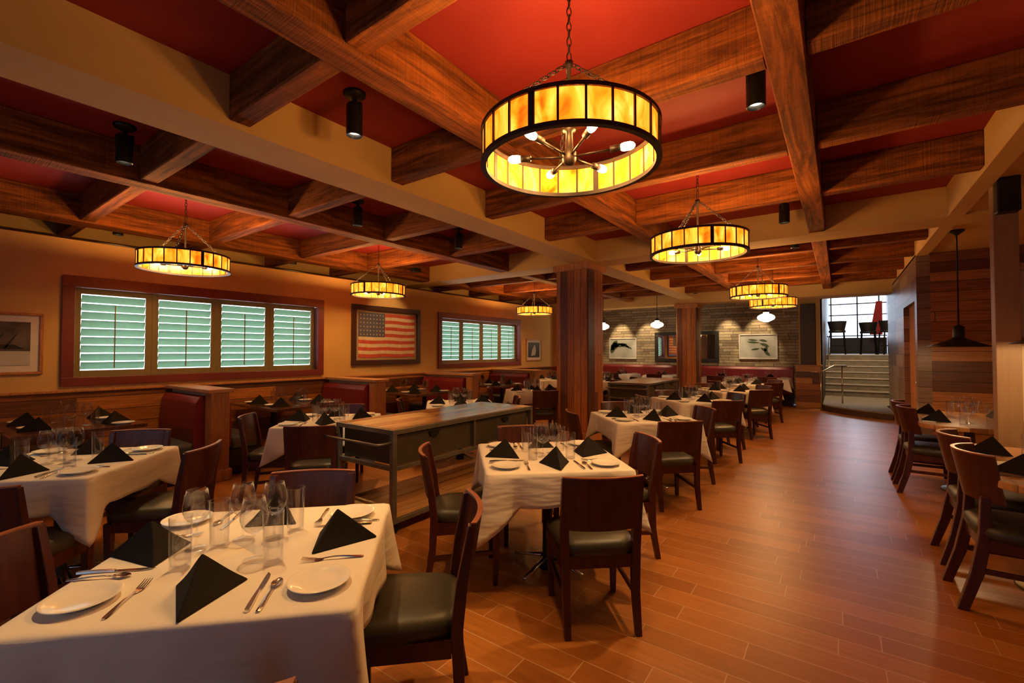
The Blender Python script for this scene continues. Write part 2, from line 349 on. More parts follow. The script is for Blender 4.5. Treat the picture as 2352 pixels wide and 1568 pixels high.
# right hand walls
struct('wall_right', MB().box(0.98, 1.14, 11.06, 14.35, 0, 3.0).box(0.98, 1.14, 9.3, 9.52, 0, 3.0).box(0.98, 1.14, 9.52, 11.06, 2.3, 3.0), M['greyplank'])
struct('wall_alcove', MB().box(1.14, 3.2, 9.3, 9.5, 0, 3.0), M['wallplank'])
struct('wall_right_front', MB().box(3.0, 3.2, -2.7, 9.3, 0, 3.0), M['beige'])
d1 = struct('door_1', MB().box(1.06, 1.11, 9.52, 11.06, 0, 2.3), M['oak'])
MB().tube([(1.055, 9.62, 1.0), (1.0, 9.62, 1.0), (1.0, 9.74, 1.0)], 0.01).build('door_handle', M['chrome'], d1, smooth=True)
struct('baseboard_right', MB().box(0.955, 0.98, 11.06, 14.35, 0, 0.12), M['oak'])
# wall behind the camera, with wide front windows that let in cool daylight
struct('wall_front', MB().box(-7.42, 3.2, -2.7, -2.5, 0, 0.7).box(-7.42, 3.2, -2.7, -2.5, 2.6, ZC).box(-7.42, -5.6, -2.7, -2.5, 0.7, 2.6).box(1.6, 3.2, -2.7, -2.5, 0.7, 2.6), M['beige'])
# dropped plaster beams
struct('trim_3', MB().box(-3.62, -3.21, -2.5, 6.79, ZS, ZC).box(-3.62, -3.21, 7.28, 13.1, ZS, ZC), M['beige'])
struct('trim_4', MB().box(-8.26, 3.0, 6.79, 7.28, ZS, ZC), M['beige'])
struct('trim_5', MB().box(-8.26, 1.6, 13.1, 13.65, 2.83, ZC), M['beige'])
struct('trim_6', MB().box(0.98, 1.12, -2.5, 6.79, ZS, ZC).box(0.98, 1.12, 7.28, 13.1, ZS, ZC), M['beige'])
struct('trim_7', MB().box(-0.46, 1.6, 14.35, 14.6, 2.9, ZC), M['beige'])

# timber beams: lengthwise
def beam(label, mb, mat):
    o = mb.build('ceiling_beam', mat, bevel=0.008, seg=1); return tag(o, label, 'beam', None)
YB = [(-2.13, -1.94, 'between the nearest ring chandelier and the plaster beam'), (-0.29, -0.115, 'on the aisle side of the nearest ring chandelier'), (-5.18, -4.96, 'between the plaster beam and the booth chandeliers'), (-7.32, -7.06, 'beside the window wall')]
for x0, x1, d in YB:
    beam('long rough timber beam in the near ceiling bay, ' + d, MB().box(x0, x1, -2.5, 6.79, ZY, ZC), M['beamY'])
    beam('long rough timber beam in the far ceiling bay, ' + d.replace('nearest', 'twin').replace('twin ring chandelier', 'far ring chandeliers'), MB().box(x0, x1, 7.28, 13.1, ZY, ZC), M['beamY'])
def segs(a, b, gaps):
    out = []; x = a
    for g0, g1 in sorted(gaps):
        if g0 > x and g1 < b: out.append((x, g0)); x = g1
    out.append((x, b)); return out
ordn = ['nearest', 'second', 'third', 'fourth']
for base, off, where in (([1.29, 2.61, 3.93, 5.20], 0.135, 'near'), ([8.08, 9.42, 10.78, 12.08], 0.14, 'far')):
    for i, y0 in enumerate(base):
        for a, b, side in ((-8.26, -3.62, 'booth side'), (-3.21, 0.98, 'aisle side')):
            mb = MB()
            for s0, s1 in segs(a, b, [(q[0], q[1]) for q in YB]): mb.box(s0, s1, y0, y0 + off, ZX, ZC)
            beam('rough timber cross beam, %s from the camera in the %s ceiling bay, %s' % (ordn[i], where, side), mb, M['beamX'])

# ------------------------------------------------------------------ pillars
def pillar(x0, x1, y0, y1, z1, label):
    t = thing('wood_pillar', label, 'pillar', ((x0 + x1) / 2, (y0 + y1) / 2, 0))
    cx, cy = t.location.x, t.location.y
    hx, hy = (x1 - x0) / 2, (y1 - y0) / 2
    MB().box(-hx, hx, -hy, hy, 0, z1).build('shaft', M['vplank'], t, bevel=0.006)
    MB().box(-hx - .045, hx + .045, -hy - .045, hy + .045, z1 - .11, z1 + 0.0).build('capital', M['oak'], t, bevel=0.006)
    MB().box(-hx - .03, hx + .03, -hy - .03, hy + .03, 0, .16).build('plinth', M['oak'], t, bevel=0.006)
pillar(-3.93, -3.33, 6.76, 7.32, ZS, 'square pillar clad in upright mixed wood boards, nearer and wider of two')
pillar(-3.72, -3.18, 13.1, 13.62, 2.83, 'far square wood pillar standing before the stone wall mirror')

# ------------------------------------------------------------------ windows with shutters
def window(n, w):
    y0, y1, z0, z1 = w
    r = thing('window_%d' % n, None, 'window'); del r['category']; r['kind'] = 'structure'
    f = MB(); t = 0.11; x0, x1 = XW - 0.02, XW + 0.035
    f.box(x0, x1, y0 - .02, y1 + .02, z1 - t, z1 + .02).box(x0, x1, y0 - .02, y1 + .02, z0 - .02, z0 + t - .03)
    f.box(x0, x1, y0 - .02, y0 + t - .02, z0 + t - .03, z1 - t).box(x0, x1, y1 - t + .02, y1 + .02, z0 + t - .03, z1 - t)
    f.box(XW - .2, XW - .02, y0 + t - .03, y0 + t - .02, z0 + .06, z1 - t).box(XW - .2, XW - .02, y1 - t + .02, y1 - t + .03, z0 + .06, z1 - t)
    f.box(XW - .2, XW - .02, y0 + t - .02, y1 - t + .02, z0 + .06, z0 + .08)
    f.build('window_frame', M['windowred'], r, bevel=0.005)
    a, b = y0 + t - .018, y1 - t + .018; zz0, zz1 = z0 + t - .045, z1 - t + .035
    pw = (b - a) / 4; xs = XW - 0.09
    for i in range(4):
        p0, p1 = a + i * pw + .0006, a + (i + 1) * pw - .0006
        st = 0.068
        s = MB().box(xs - .015, xs + .015, p0, p0 + st, zz0, zz1).box(xs - .015, xs + .015, p1 - st, p1, zz0, zz1)
        s.box(xs - .015, xs + .015, p0 + st, p1 - st, zz0, zz0 + .09).box(xs - .015, xs + .015, p0 + st, p1 - st, zz1 - .10, zz1)
        sp = s.build('shutter_panel', M['shutter'], r, bevel=0.003)
        l = MB(); q0, q1 = zz0 + .095, zz1 - .105; nl = 9; h = (q1 - q0) / nl
        for k in range(nl):
            zc = q0 + (k + .5) * h; ang = math.radians(62)
            if k >= nl - 2: ang = math.radians(58)
            wv = 0.093 / 2; dx, dz = math.cos(ang) * wv, math.sin(ang) * wv
            l.loft([[(xs + dx - .003, y, zc + dz), (xs + dx + .003, y, zc + dz + .002), (xs - dx + .003, y, zc - dz), (xs - dx - .003, y, zc - dz - .002)] for y in (p0 + st + .004, p1 - st - .004)])
        l.build('louvres', M['louvre'], sp)
        yc = (p0 + p1) / 2
        MB().box(xs + .032, xs + .040, yc - .006, yc + .006, q0 + .02, q1 - .12).build('tilt_rod', M['shutter'], sp)
    g = MB().box(XW - .19, XW - .185, y0 + .05, y1 - .05, z0 + .06, z1 - .06)
    g.build('pane', M['glass'], r)
    return r
window(1, W1); window(2, W2)
struct('sky_backdrop', MB().box(-9.2, -9.15, -1.5, 15.0, -0.5, 4.5), M['sky'])

# ------------------------------------------------------------------ booths
PART = [2.30, 4.57, 6.85, 9.12]
XE = -5.83
bn = ['nearest', 'second', 'third', 'farthest']
for i, y in enumerate(PART):
    t = thing('booth_partition', 'low wooden booth partition with capped end post, %s of the four along the window wall' % bn[i], 'partition', (XE, y, 0), 0, 'booth partitions')
    MB().box(-1.33, -0.16, -.055, .055, 0.0, 1.02).build('panel', M['beige_light'], t)
    MB().box(-0.16, 0, -.1, .1, 0, 1.02).build('end_post', M['oak'], t, bevel=0.006)
    MB().box(-0.19, .03, -.125, .125, 0, .13).build('plinth', M['oak'], t, bevel=0.006)
    MB().box(-1.36, .035, -.135, .135, 1.02, 1.065).build('cap', M['oaklight'], t, bevel=0.008)
def bench_maker(L):
    def mk():
        t = thing('booth_bench', '', 'bench', (0, 0, 0))
        MB().box(-L, -.02, -.44, -.02, 0, .30).build('base', M['dark'], t)
        MB().box(-L, 0, -.50, -.13, .30, .45).build('seat', M['daylit_vinyl'], t, bevel=0.04, seg=4)
        prof = [(-.13, .34), (-.145, .60), (-.12, .90), (-.085, .965), (-.03, .98), (0, .95), (0, .34)]
        MB().loft([[(x, p[0], p[1]) for p in prof] for x in (-L, -.03)]).build('backrest', M['redvinyl'], t, bevel=0.012, seg=3)
        MB().loft([[(x, p[0] * 1.04, p[1] * 1.004 - (.22 if p[1] < .4 else 0)) for p in prof] for x in (-.03, 0)]).build('end_panel', M['redvinyl'], t, bevel=0.005)
        return t
    return mk
bench = Kind(bench_maker(1.13))
for i, y in enumerate(PART):
    # bench facing the camera side (back against the partition), then the one on the other side
    bench.place((XE - .18, y - .06, 0), 0, 'red vinyl booth bench on the camera side of the %s booth partition' % bn[i], 'booth benches')
    b2 = bench.place((XE - .18 - 1.13, y + .06, 0), PI, 'red vinyl booth bench on the far side of the %s booth partition' % bn[i], 'booth benches')

def banquette(label, x, y, L, rz, grp):
    t = thing('banquette', label, 'bench', (x, y, 0), rz, grp)
    MB().box(-L / 2, L / 2, -.5, -.02, 0, .3).build('base', M['dark'], t)
    MB().box(-L / 2, L / 2, -.55, -.14, .3, .46).build('seat', M['redvinyl'], t, bevel=0.04, seg=3)
    MB().loft([[(xx, p[0], p[1]) for p in [(-.14, .46), (-.13, .98), (-.09, 1.04), (-.03, 1.05), (0, 1.02), (0, .46)]] for xx in (-L / 2, L / 2)]).build('backrest', M['redvinyl'], t, bevel=0.01)
banquette('long red vinyl banquette under the pictures on the stone wall', -3.95, 15.19, 5.8, 0, None)
banquette('short red banquette against the plain back wall near the far booth', -7.0 + .0, 12.19, 0.38, 0, None)

# ------------------------------------------------------------------ chairs
def side_chair():
    t = thing('dining_chair', '', 'chair')
    for s in (-1, 1):
        MB().sweep([((s * .195, .185, 0), .015, .015), ((s * .198, .19, .2), .019, .019), ((s * .20, .19, .40), .023, .023)]).build('leg', M['mahog'], t, bevel=0.004)
        MB().sweep([((s * .19, -.255, 0), .017, .017), ((s * .19, -.215, .22), .021, .021), ((s * .195, -.205, .44), .023, .024), ((s * .20, -.225, .62), .021, .021), ((s * .203, -.262, .835), .018, .015)]).build('leg', M['mahog'], t, bevel=0.004)
        MB().bar((s * .195, -.20, .19), (s * .197, .17, .21), .018, .028).build('stretcher', M['mahog'], t, bevel=0.003)
    f = MB().box(-.185, .185, .17, .205, .34, .41).box(-.185, .185, -.215, -.185, .34, .41).box(-.215, -.185, -.185, .17, .34, .41).box(.185, .215, -.185, .17, .34, .41)
    f.build('seat_frame', M['mahog'], t)
    # cushion: rounded, wider at the front
    rings = []
    def rr(hxf, hxb, hy, z, yo=0):
        pts = []
        for k in range(28):
            a = 2 * PI * k / 28; cx, cy = math.cos(a), math.sin(a)
            ex = abs(cx) ** .38 * (1 if cx > 0 else -1); ey = abs(cy) ** .38 * (1 if cy > 0 else -1)
            hx = hxf + (hxb - hxf) * (1 - (ey + 1) / 2); pts.append((ex * hx, ey * hy + yo, z))
        return pts
    rings = [rr(.205, .17, .19, .395), rr(.23, .20, .222, .41), rr(.238, .205, .228, .44), rr(.228, .198, .22, .468), rr(.19, .165, .18, .487), rr(.10, .09, .1, .494), rr(.01, .01, .01, .496)]
    MB().loft(rings).build('seat', M['vinyl'], t, smooth=True)
    # slab back curved in plan, sitting in front of the posts
    n = 14; R = []
    for k in range(n + 1):
        x = -.218 + .436 * k / n; u = x / .218
        yb = -.268 - .042 * (1 - u * u) + .012
        def P(z, off): 
            lean = (z - .56) * -.17
            return (x, yb + .036 + lean + off, z)
        R.append([P(.555, -.009), P(.84, -.009), P(.84, .011), P(.555, .011)])
    MB().loft(R).build('backrest', M['mahog'], t, smooth=False, bevel=0.003)
    R2 = [[(r[1][0], r[1][1] - .001, .8402), (r[1][0], r[1][1] - .001, .846), (r[2][0], r[2][1] + .001, .846), (r[2][0], r[2][1] + .001, .8402)] for r in R]
    MB().loft(R2).build('top_edge', M['mahog_top'], t)
    return t
chair = Kind(side_chair)
def barrel_chair():
    t = thing('curved_back_chair', '', 'chair')
    for s in (-1, 1):
        MB().sweep([((s * .21, .20, 0), .016, .016), ((s * .205, .19, .42), .024, .024)]).build('leg', M['mahog'], t, bevel=0.004)
        MB().sweep([((s * .20, -.30, 0), .02, .024), ((s * .19, -.235, .22), .024, .028), ((s * .175, -.195, .44), .025, .028), ((s * .165, -.19, .66), .02, .02)]).build('leg', M['mahog'], t, bevel=0.004)
        MB().bar((s * .193, -.21, .24), (s * .205, .18, .24), .018, .03).build('stretcher', M['mahog'], t, bevel=0.003)
    MB().box(-.19, .19, .17, .205, .36, .43).box(-.19, .19, -.215, -.185, .36, .43).box(-.215, -.19, -.185, .17, .36, .43).box(.19, .215, -.185, .17, .36, .43).build('seat_frame', M['mahog'], t)
    def rr(h, z): return [(abs(math.cos(a)) ** .5 * (1 if math.cos(a) > 0 else -1) * h, abs(math.sin(a)) ** .5 * (1 if math.sin(a) > 0 else -1) * h * .98 + .0, z) for a in [2 * PI * k / 28 for k in range(28)]]
    MB().loft([rr(.20, .415), rr(.232, .43), rr(.242, .46), rr(.23, .49), rr(.19, .508), rr(.1, .515), rr(.01, .517)]).build('seat', M['vinyl'], t, smooth=True)
    R = []; n = 20
    for k in range(n + 1):
        a = math.radians(-152 + 124 * k / n)
        def P(r, z, dz=0): return (r * math.cos(a), .0 + r * math.sin(a) - (z - .6) * .13, z)
        R.append([P(.245, .63), P(.262, .90), P(.242, .90), P(.225, .63)])
    MB().loft(R).build('backrest', M['mahog'], t, autos=True)
    R2 = [[(r[1][0], r[1][1], .9002), (r[1][0], r[1][1], .908), (r[2][0], r[2][1], .908), (r[2][0], r[2][1], .9002)] for r in R]
    MB().loft(R2).build('top_edge', M['mahog_top'], t)
    return t
bchair = Kind(barrel_chair)

# ------------------------------------------------------------------ tableware
ZT = 0.774
def mk_plate():
    p = [(.0005, .004), (.045, .004), (.05, 0.0), (.056, 0.0), (.062, .007), (.078, .013), (.092, .019), (.0925, .021), (.091, .0215), (.078, .0165), (.062, .011), (.052, .008), (.0005, .0075)]
    return tag(MB().lathe(p, 40).build('bread_plate', M['porcelain'], smooth=True), '', 'plate')
plate = Kind(mk_plate)
def mk_wine():
    p = [(.0005, .004), (.03, .0025), (.0355, .0), (.0365, .0015), (.03, .005), (.012, .009), (.005, .014), (.0038, .03), (.0036, .075), (.005, .088), (.013, .094), (.028, .105), (.0395, .122), (.0445, .142), (.0435, .162), (.039, .187), (.0335, .216), (.0323, .2165), (.0375, .187), (.042, .162), (.043, .142), (.038, .123), (.027, .1075), (.012, .098), (.0005, .096)]
    return tag(MB().lathe(p, 32).build('wine_glass', M['glass'], smooth=True), '', 'glass')
wine = Kind(mk_wine)
def mk_high():
    p = [(.0005, .0), (.0285, .0), (.0305, .003), (.0335, .174), (.0343, .1755), (.0325, .1758), (.0317, .174), (.0288, .022), (.026, .017), (.0005, .014)]
    return tag(MB().lathe(p, 32).build('highball_glass', M['glass'], smooth=True), '', 'glass')
high = Kind(mk_high)
def mk_napkin():
    # folded linen pyramid: two leaning faces meeting at a ridge, open back
    A = (0.0, -.01, .128); P0 = (.0, -.165, 0); P1 = (.108, .07, 0); P2 = (-.108, .07, 0)
    vs = [A, P0, P1, P2]; mb = MB(); mb.add(vs, [(0, 1, 2), (0, 3, 1), (0, 2, 3), (1, 3, 2)])
    me = mb.mesh('napkin', M['napkin'])
    bm = bmesh.new(); bm.from_mesh(me)
    bmesh.ops.subdivide_edges(bm, edges=bm.edges, cuts=7, use_grid_fill=True)
    for v in bm.verts:
        p = v.co
        # slight inward dish of the leaning faces
        h = p.z / .128
        v.co.x *= 1 - .10 * math.sin(PI * min(1, max(0, h)))
    bm.to_mesh(me); bm.free()
    for q in me.polygons: q.use_smooth = False
    o = bpy.data.objects.new('napkin', me); C.objects.link(o)
    md = o.modifiers.new('bevel', 'BEVEL'); md.width = .007; md.segments = 3; md.limit_method = 'ANGLE'; md.angle_limit = math.radians(35)
    return tag(o, '', 'napkin')
napkin = Kind(mk_napkin)
def ribbon(mb, secs, th=.0018):
    """secs: (y, half width, z)"""
    mb.loft([[(-w, y, z - th / 2), (w, y, z - th / 2), (w * .8, y, z + th / 2), (-w * .8, y, z + th / 2)] for y, w, z in secs])
def handle(mb): ribbon(mb, [(-.10, .004, .003), (-.095, .0075, .003), (-.07, .0075, .005), (-.03, .004, .009), (.0, .0028, .010), (.03, .0028, .007)], .003)
def mk_fork():
    mb = MB(); handle(mb); ribbon(mb, [(.03, .0028, .007), (.04, .008, .004), (.05, .0115, .003), (.062, .0125, .004)], .002)
    for k in range(4):
        x = -.0105 + .007 * k
        mb.loft([[(x + dx * s, y, z + dz) for dx, dz in ((-.0019, -.0009), (.0019, -.0009), (.0019, .0009), (-.0019, .0009))] for y, z, s in ((.060, .004, 1), (.085, .0075, .95), (.105, .0125, .5))])
    return tag(mb.build('fork', M['chrome'], autos=True), '', 'fork')
def mk_knife():
    mb = MB(); ribbon(mb, [(-.115, .003, .004), (-.11, .0075, .005), (-.08, .008, .006), (-.03, .006, .006), (.0, .0055, .005)], .006)
    mb.loft([[(-.006 * s, y, .003), (.009 * s2, y, .0025), (.009 * s2, y, .0035), (-.006 * s, y, .0048)] for y, s, s2 in ((0, .9, .6), (.02, .9, 1), (.08, .9, 1.1), (.105, .7, .7), (.118, .5, -.2))])
    return tag(mb.build('knife', M['chrome'], autos=True), '', 'knife')
def mk_spoon():
    mb = MB(); handle(mb)
    R = []
    for i in range(9):
        t = i / 8; y = .03 + .055 * t; w = max(.0025, .017 * math.sin(PI * min(1, .06 + .94 * t)) ** .6) if i < 8 else .003
        dip = .006 * math.sin(PI * t)
        R.append([(w * math.cos(a), y, .008 - dip * math.sin(-a) if False else .008 - dip * (1 - (math.cos(a)) ** 2)) for a in [PI + PI * k / 8 for k in range(9)]] + [(w * .93 * math.cos(a), y, .0092 - dip * (1 - (math.cos(a)) ** 2)) for a in [PI - PI * k / 8 + PI for k in range(9)]])
    mb.loft(R); return tag(mb.build('spoon', M['chrome'], smooth=True), '', 'spoon')
fork, knife, spoon = Kind(mk_fork), Kind(mk_knife), Kind(mk_spoon)

def R2(x, y, a): return (x * math.cos(a) - y * math.sin(a), x * math.sin(a) + y * math.cos(a))
def setting(c, rot, side, tdesc, sdesc, half=.455, cut=True, glass=True, zt=ZT, inset=0, jit=0.008, rev=False, skip=()):
    """one place setting; side k turns the layout k*90 degrees about the table centre"""
    a = rot + side * PI / 2
    def put(kind, x, y, rz, name, grp):
        if name in skip: return
        x += random.uniform(-jit, jit); y += random.uniform(-jit, jit)
        wx, wy = R2(x, y + inset, a)
        kind.place((c[0] + wx, c[1] + wy, zt), a + rz + random.uniform(-.06, .06), '%s, %s seat of %s' % (name, sdesc, tdesc), grp)
    put(plate, -.32, -.31, 0, 'round white bread plate', 'bread plates')
    put(napkin, .0, -.285, random.uniform(-.15, .15), 'peaked black napkin', 'folded black napkins')
    if cut:
        put(fork, -.195, -.30, 0, 'steel fork', 'forks')
        put(knife, .15, -.30, 0, 'steel table knife', 'knives')
        put(spoon, .195, -.33, 0, 'steel spoon', 'spoons')
    if glass:
        put(high, .135, -.125, 0, 'clear straight tumbler', 'tumblers')
        put(wine, .055, -.05, 0, 'clear wine glass', 'wine glasses')

# ------------------------------------------------------------------ cloth tables
def cloth_mesh(a=.457, d=.195, D=.36, seed=0, ztop=.772):
    rnd = random.Random(seed); ph = [rnd.uniform(0, 6) for _ in range(4)]
    N_ = 200; per = []; L = 8 * a
    rc = .022
    for i in range(N_):
        s = L * i / N_; side = int(s // (2 * a)); u = s - side * 2 * a - a     # -a..a along side
        # distance to the nearest corner
        dc = a - abs(u); e = (1 if u > 0 else -1)
        x, y = u, -a; nx, ny = 0, -1
        ang = side * PI / 2
        pk = max(0, 1 - dc / .20)
        dn = Vector((e, -1)).normalized() * 1.0
        n = Vector((0, -1)).lerp(dn, pk ** 1.2)
        if dc < rc:   # round the corner
            k = 1 - dc / rc; off = rc * (1 - math.cos(k * PI / 4) ) ; x -= e * off * .5; y += off * 1.2
        per.append((R2(x, y, ang), R2(n.x, n.y, ang), pk, dc, s))
    mb = MB(); rings = []
    for sc, z in ((.0001, 0), (.35, 0.0), (.7, 0), (.93, 0), (.985, -.0005)):
        rings.append([(p[0][0] * sc, p[0][1] * sc, ztop + z) for p in per])
    rings.append([(p[0][0] + p[1][0] * .004, p[0][1] + p[1][1] * .004, ztop - .006) for p in per])
    J = 9
    for j in range(1, J + 1):
        t = j / J; ring = []
        for (p, n, pk, dc, s) in per:
            corner = int(round(s / (2 * a))) % 4
            kk = .8 + .4 * (((seed * 7 + corner * 3) % 5) / 4)
            drop = d + (D - d) * pk * kk
            dip = math.exp(-((dc - .17) / .06) ** 2)
            out = .006 + (.085 * (pk ** 1.5) * kk - .03 * dip + .012 * math.sin(9 * s + ph[0]) + .007 * math.sin(23 * s + ph[1])) * t ** 1.15
            ring.append((p[0] + n[0] * out, p[1] + n[1] * out, ztop - .006 - (drop + .006 * math.sin(5 * s + ph[2])) * t))
        rings.append(ring)
    mb.loft(rings, cap=False)
    return mb
def mk_pedestal():
    t = thing('dining_table', '', 'table')
    MB().box(-.445, .445, -.445, .445, .735, .764).build('tabletop', M['mahog'], t, bevel=0.004)
    MB().lathe([(.0, .0), (.06, .0), (.05, .04), (.034, .07), (.034, .72), (.12, .725), (.12, .735), (0, .735)], 20).build('pedestal', M['black'], t, smooth=True)
    for k in range(4):
        a = k * PI / 2 + PI / 4; c, s = math.cos(a), math.sin(a)
        MB().tube([(.04 * c, .04 * s, .075), (.16 * c, .16 * s, .05), (.28 * c, .28 * s, .022)], [.024, .018, .016], 10, flat=.6).build('foot', M['chrome'], t, smooth=True)
    return t
ctable = Kind(mk_pedestal)
def dining_set(c, rot, tdesc, sides, seed, cut=True, chairs=(0, 1, 2, 3), tang=(.02, .15, 0, 0), pull=.56, seat_names=('near', 'right', 'far', 'left'), glass=True, setts=(0, 1, 2, 3), D=.36, custom=False):
    ctable.place((c[0], c[1], 0), rot, 'square table hidden under the cloth of %s' % tdesc, 'pedestal tables')
    o = cloth_mesh(seed=seed, D=D).build('tablecloth', M['cloth'], smooth=True)
    md = o.modifiers.new('solid', 'SOLIDIFY'); md.thickness = .0022; md.offset = 1
    o.location = (c[0], c[1], 0); o.rotation_euler = (0, 0, rot)
    tag(o, 'white square tablecloth with drooping corners on %s' % tdesc, 'tablecloth', 'white tablecloths')
    for k in range(4):
        a = rot + k * PI / 2
        if k in chairs:
            dx, dy = R2(tang[k] + random.uniform(-.01, .01), -pull + random.uniform(-.01, .01), a)
            chair.place((c[0] + dx, c[1] + dy, 0), a + random.uniform(-.04, .04), 'mahogany chair with black seat, %s side of %s' % (seat_names[k], tdesc), 'dark wood side chairs')
        if k in setts:
            if custom: continue
            setting(c, rot, k, tdesc, seat_names[k], cut=cut, glass=glass)

A45 = math.radians(45)
# rows: aisle row (right), inner row (left)
T1 = (-1.765, .79)
dining_set(T1, A45, 'the foreground cloth table', None, 1, D=.33, custom=True, tang=(.19, .17, 0, 0))
# foreground table laid piece by piece
def w(lx, ly, c=T1, r=A45): q = R2(lx, ly, r); return (c[0] + q[0], c[1] + q[1], ZT)
fg = 'foreground cloth table'
for lx, ly, d in ((-.325, -.30, 'near left'), (.325, -.30, 'near right'), (.315, .305, 'far right'), (-.36, .33, 'far left')):
    plate.place(w(lx, ly), 0, 'round white bread plate at the %s corner of the %s' % (d, fg), 'bread plates')
for lx, ly, r, d in ((-.005, -.30, .05, 'near'), (.30, .03, PI / 2 + .1, 'right'), (.0, .30, PI, 'far'), (-.31, .01, -PI / 2 - .1, 'left')):
    napkin.place(w(lx, ly), A45 + r, 'black napkin folded into a peak, %s seat of the %s' % (d, fg), 'folded black napkins')
for lx, ly, r, d in ((-.205, -.305, .02, 'near'), (.33, -.125, PI / 2 + .04, 'right'), (.19, .31, PI, 'far'), (-.33, .17, -PI / 2, 'left')):
    fork.place(w(lx, ly), A45 + r, 'steel fork at the %s seat of the %s' % (d, fg), 'forks')
for lx, ly, r, d in ((.155, -.315, .08, 'near'), (.30, .19, PI / 2, 'right'), (-.18, .33, PI, 'far'), (-.36, -.105, -PI / 2, 'left')):
    knife.place(w(lx, ly), A45 + r, 'steel table knife at the %s seat of the %s' % (d, fg), 'knives')
for lx, ly, r, d in ((.195, -.335, 0, 'near'), (.34, .225, PI / 2, 'right'), (-.225, .35, PI, 'far'), (-.37, -.152, -PI / 2, 'left')):
    spoon.place(w(lx, ly), A45 + r, 'steel spoon at the %s seat of the %s' % (d, fg), 'spoons')
for lx, ly, d in ((.13, -.12, 'near'), (.12, .16, 'right'), (-.11, .04, 'far'), (-.16, -.12, 'left')):
    high.place(w(lx, ly), 0, 'clear straight tumbler of the %s seat on the %s' % (d, fg), 'tumblers')
for lx, ly, d in ((.055, -.085, 'near'), (.06, .10, 'right'), (-.055, .105, 'far'), (-.19, .045, 'left')):
    wine.place(w(lx, ly), 0, 'clear stemmed wine glass of the %s seat on the %s' % (d, fg), 'wine glasses')

dining_set((-1.67, 2.74), math.radians(43), 'the second cloth table beside the aisle', None, 2, tang=(.14, .21, .05, 0))
dining_set((-1.80, 5.00), math.radians(43), 'the third cloth table beside the aisle', None, 3)
dining_set((-1.80, 7.20), math.radians(44), 'the fourth cloth table beside the aisle', None, 4, cut=False)
dining_set((-1.68, 9.35), math.radians(45), 'the fifth cloth table beside the aisle', None, 5, cut=False)
dining_set((-1.70, 11.50), math.radians(45), 'the sixth cloth table beside the aisle', None, 6, cut=False, chairs=(0, 1, 3))
dining_set((-4.15, .70), A45, 'the left foreground cloth table', None, 7, tang=(.2, .07, 0, 0))
dining_set((-4.40, 2.80), A45, 'the cloth table left of the near station', None, 8, chairs=(0, 2, 3))
dining_set((-4.32, 4.75), A45, 'the cloth table behind the near station', None, 9, cut=False, chairs=(1, 3))
dining_set((-4.62, 7.10), A45, 'the cloth table left of the near pillar', None, 10, cut=False, chairs=(0, 1, 3))
dining_set((-4.75, 10.6), A45, 'the cloth table left of the far station', None, 11, cut=False, chairs=(0, 1, 2))
dining_set((-6.2, 10.45), A45, 'the cloth table past the farthest booth', None, 12, cut=False, chairs=(1,))
# small cloth tables along the stone wall banquette
for i, (x, nm) in enumerate(((-5.75, 'leftmost'), (-4.45, 'second left'), (-2.75, 'third left'), (-1.52, 'rightmost'))):
    td = 'the %s stone wall banquette table' % nm
    dining_set((x, 14.1), 0, td, None, 20 + i, cut=False, chairs=(0,), pull=.60, setts=(0, 2), D=.3)

# ------------------------------------------------------------------ booth tables
def booth_table(y, i):
    nm = bn[i]
    td = 'the %s booth table' % nm
    t = thing('booth_table', 'dark wood booth table without cloth, %s of four beside the window wall' % nm, 'table', (-6.38, y, 0), 0, 'booth tables')
    MB().box(-.70, .66, -.47, .47, .735, .774).build('tabletop', M['booth_top'], t, bevel=0.006)
    for sx in (-.35, .35):
        MB().lathe([(.0, .0), (.2, .0), (.19, .015), (.04, .03), (.035, .73), (.1, .735)], 20, (sx, 0, 0)).build('pedestal', M['black'], t, smooth=True)
    for k, (sx, sy, rz, d) in enumerate(((.38, -1, 0, 'near aisle'), (-.2, -1, 0, 'near wall'), (.38, 1, PI, 'far aisle'), (-.2, 1, PI, 'far wall'))):
        cx, cy = -6.38 + sx, y
        a = 0 if sy < 0 else PI
        for kd, x_, y_, nmx, gr in ((plate, -.17, -.30, 'round white bread plate', 'bread plates'), (napkin, 0, -.26, 'peaked black napkin', 'folded black napkins'), (high, .14, -.15, 'clear straight tumbler', 'tumblers'), (wine, .05, -.07, 'clear wine glass', 'wine glasses')):
            q = R2(x_, y_, a); kd.place((cx + q[0], cy + q[1], ZT), a + random.uniform(-.1, .1), '%s at the %s seat of %s' % (nmx, d, td), gr)
for i, y in enumerate((1.12, 3.36, 5.68, 7.98)): booth_table(y, i)
for y, rz, d in ((1.12, PI / 2, 'nearest'), (3.36, PI / 2, 'second')):
    pass
chair.place((-5.30, 5.62, 0), math.radians(90), 'dark mahogany chair at the aisle end of the third booth table', 'dark wood side chairs')

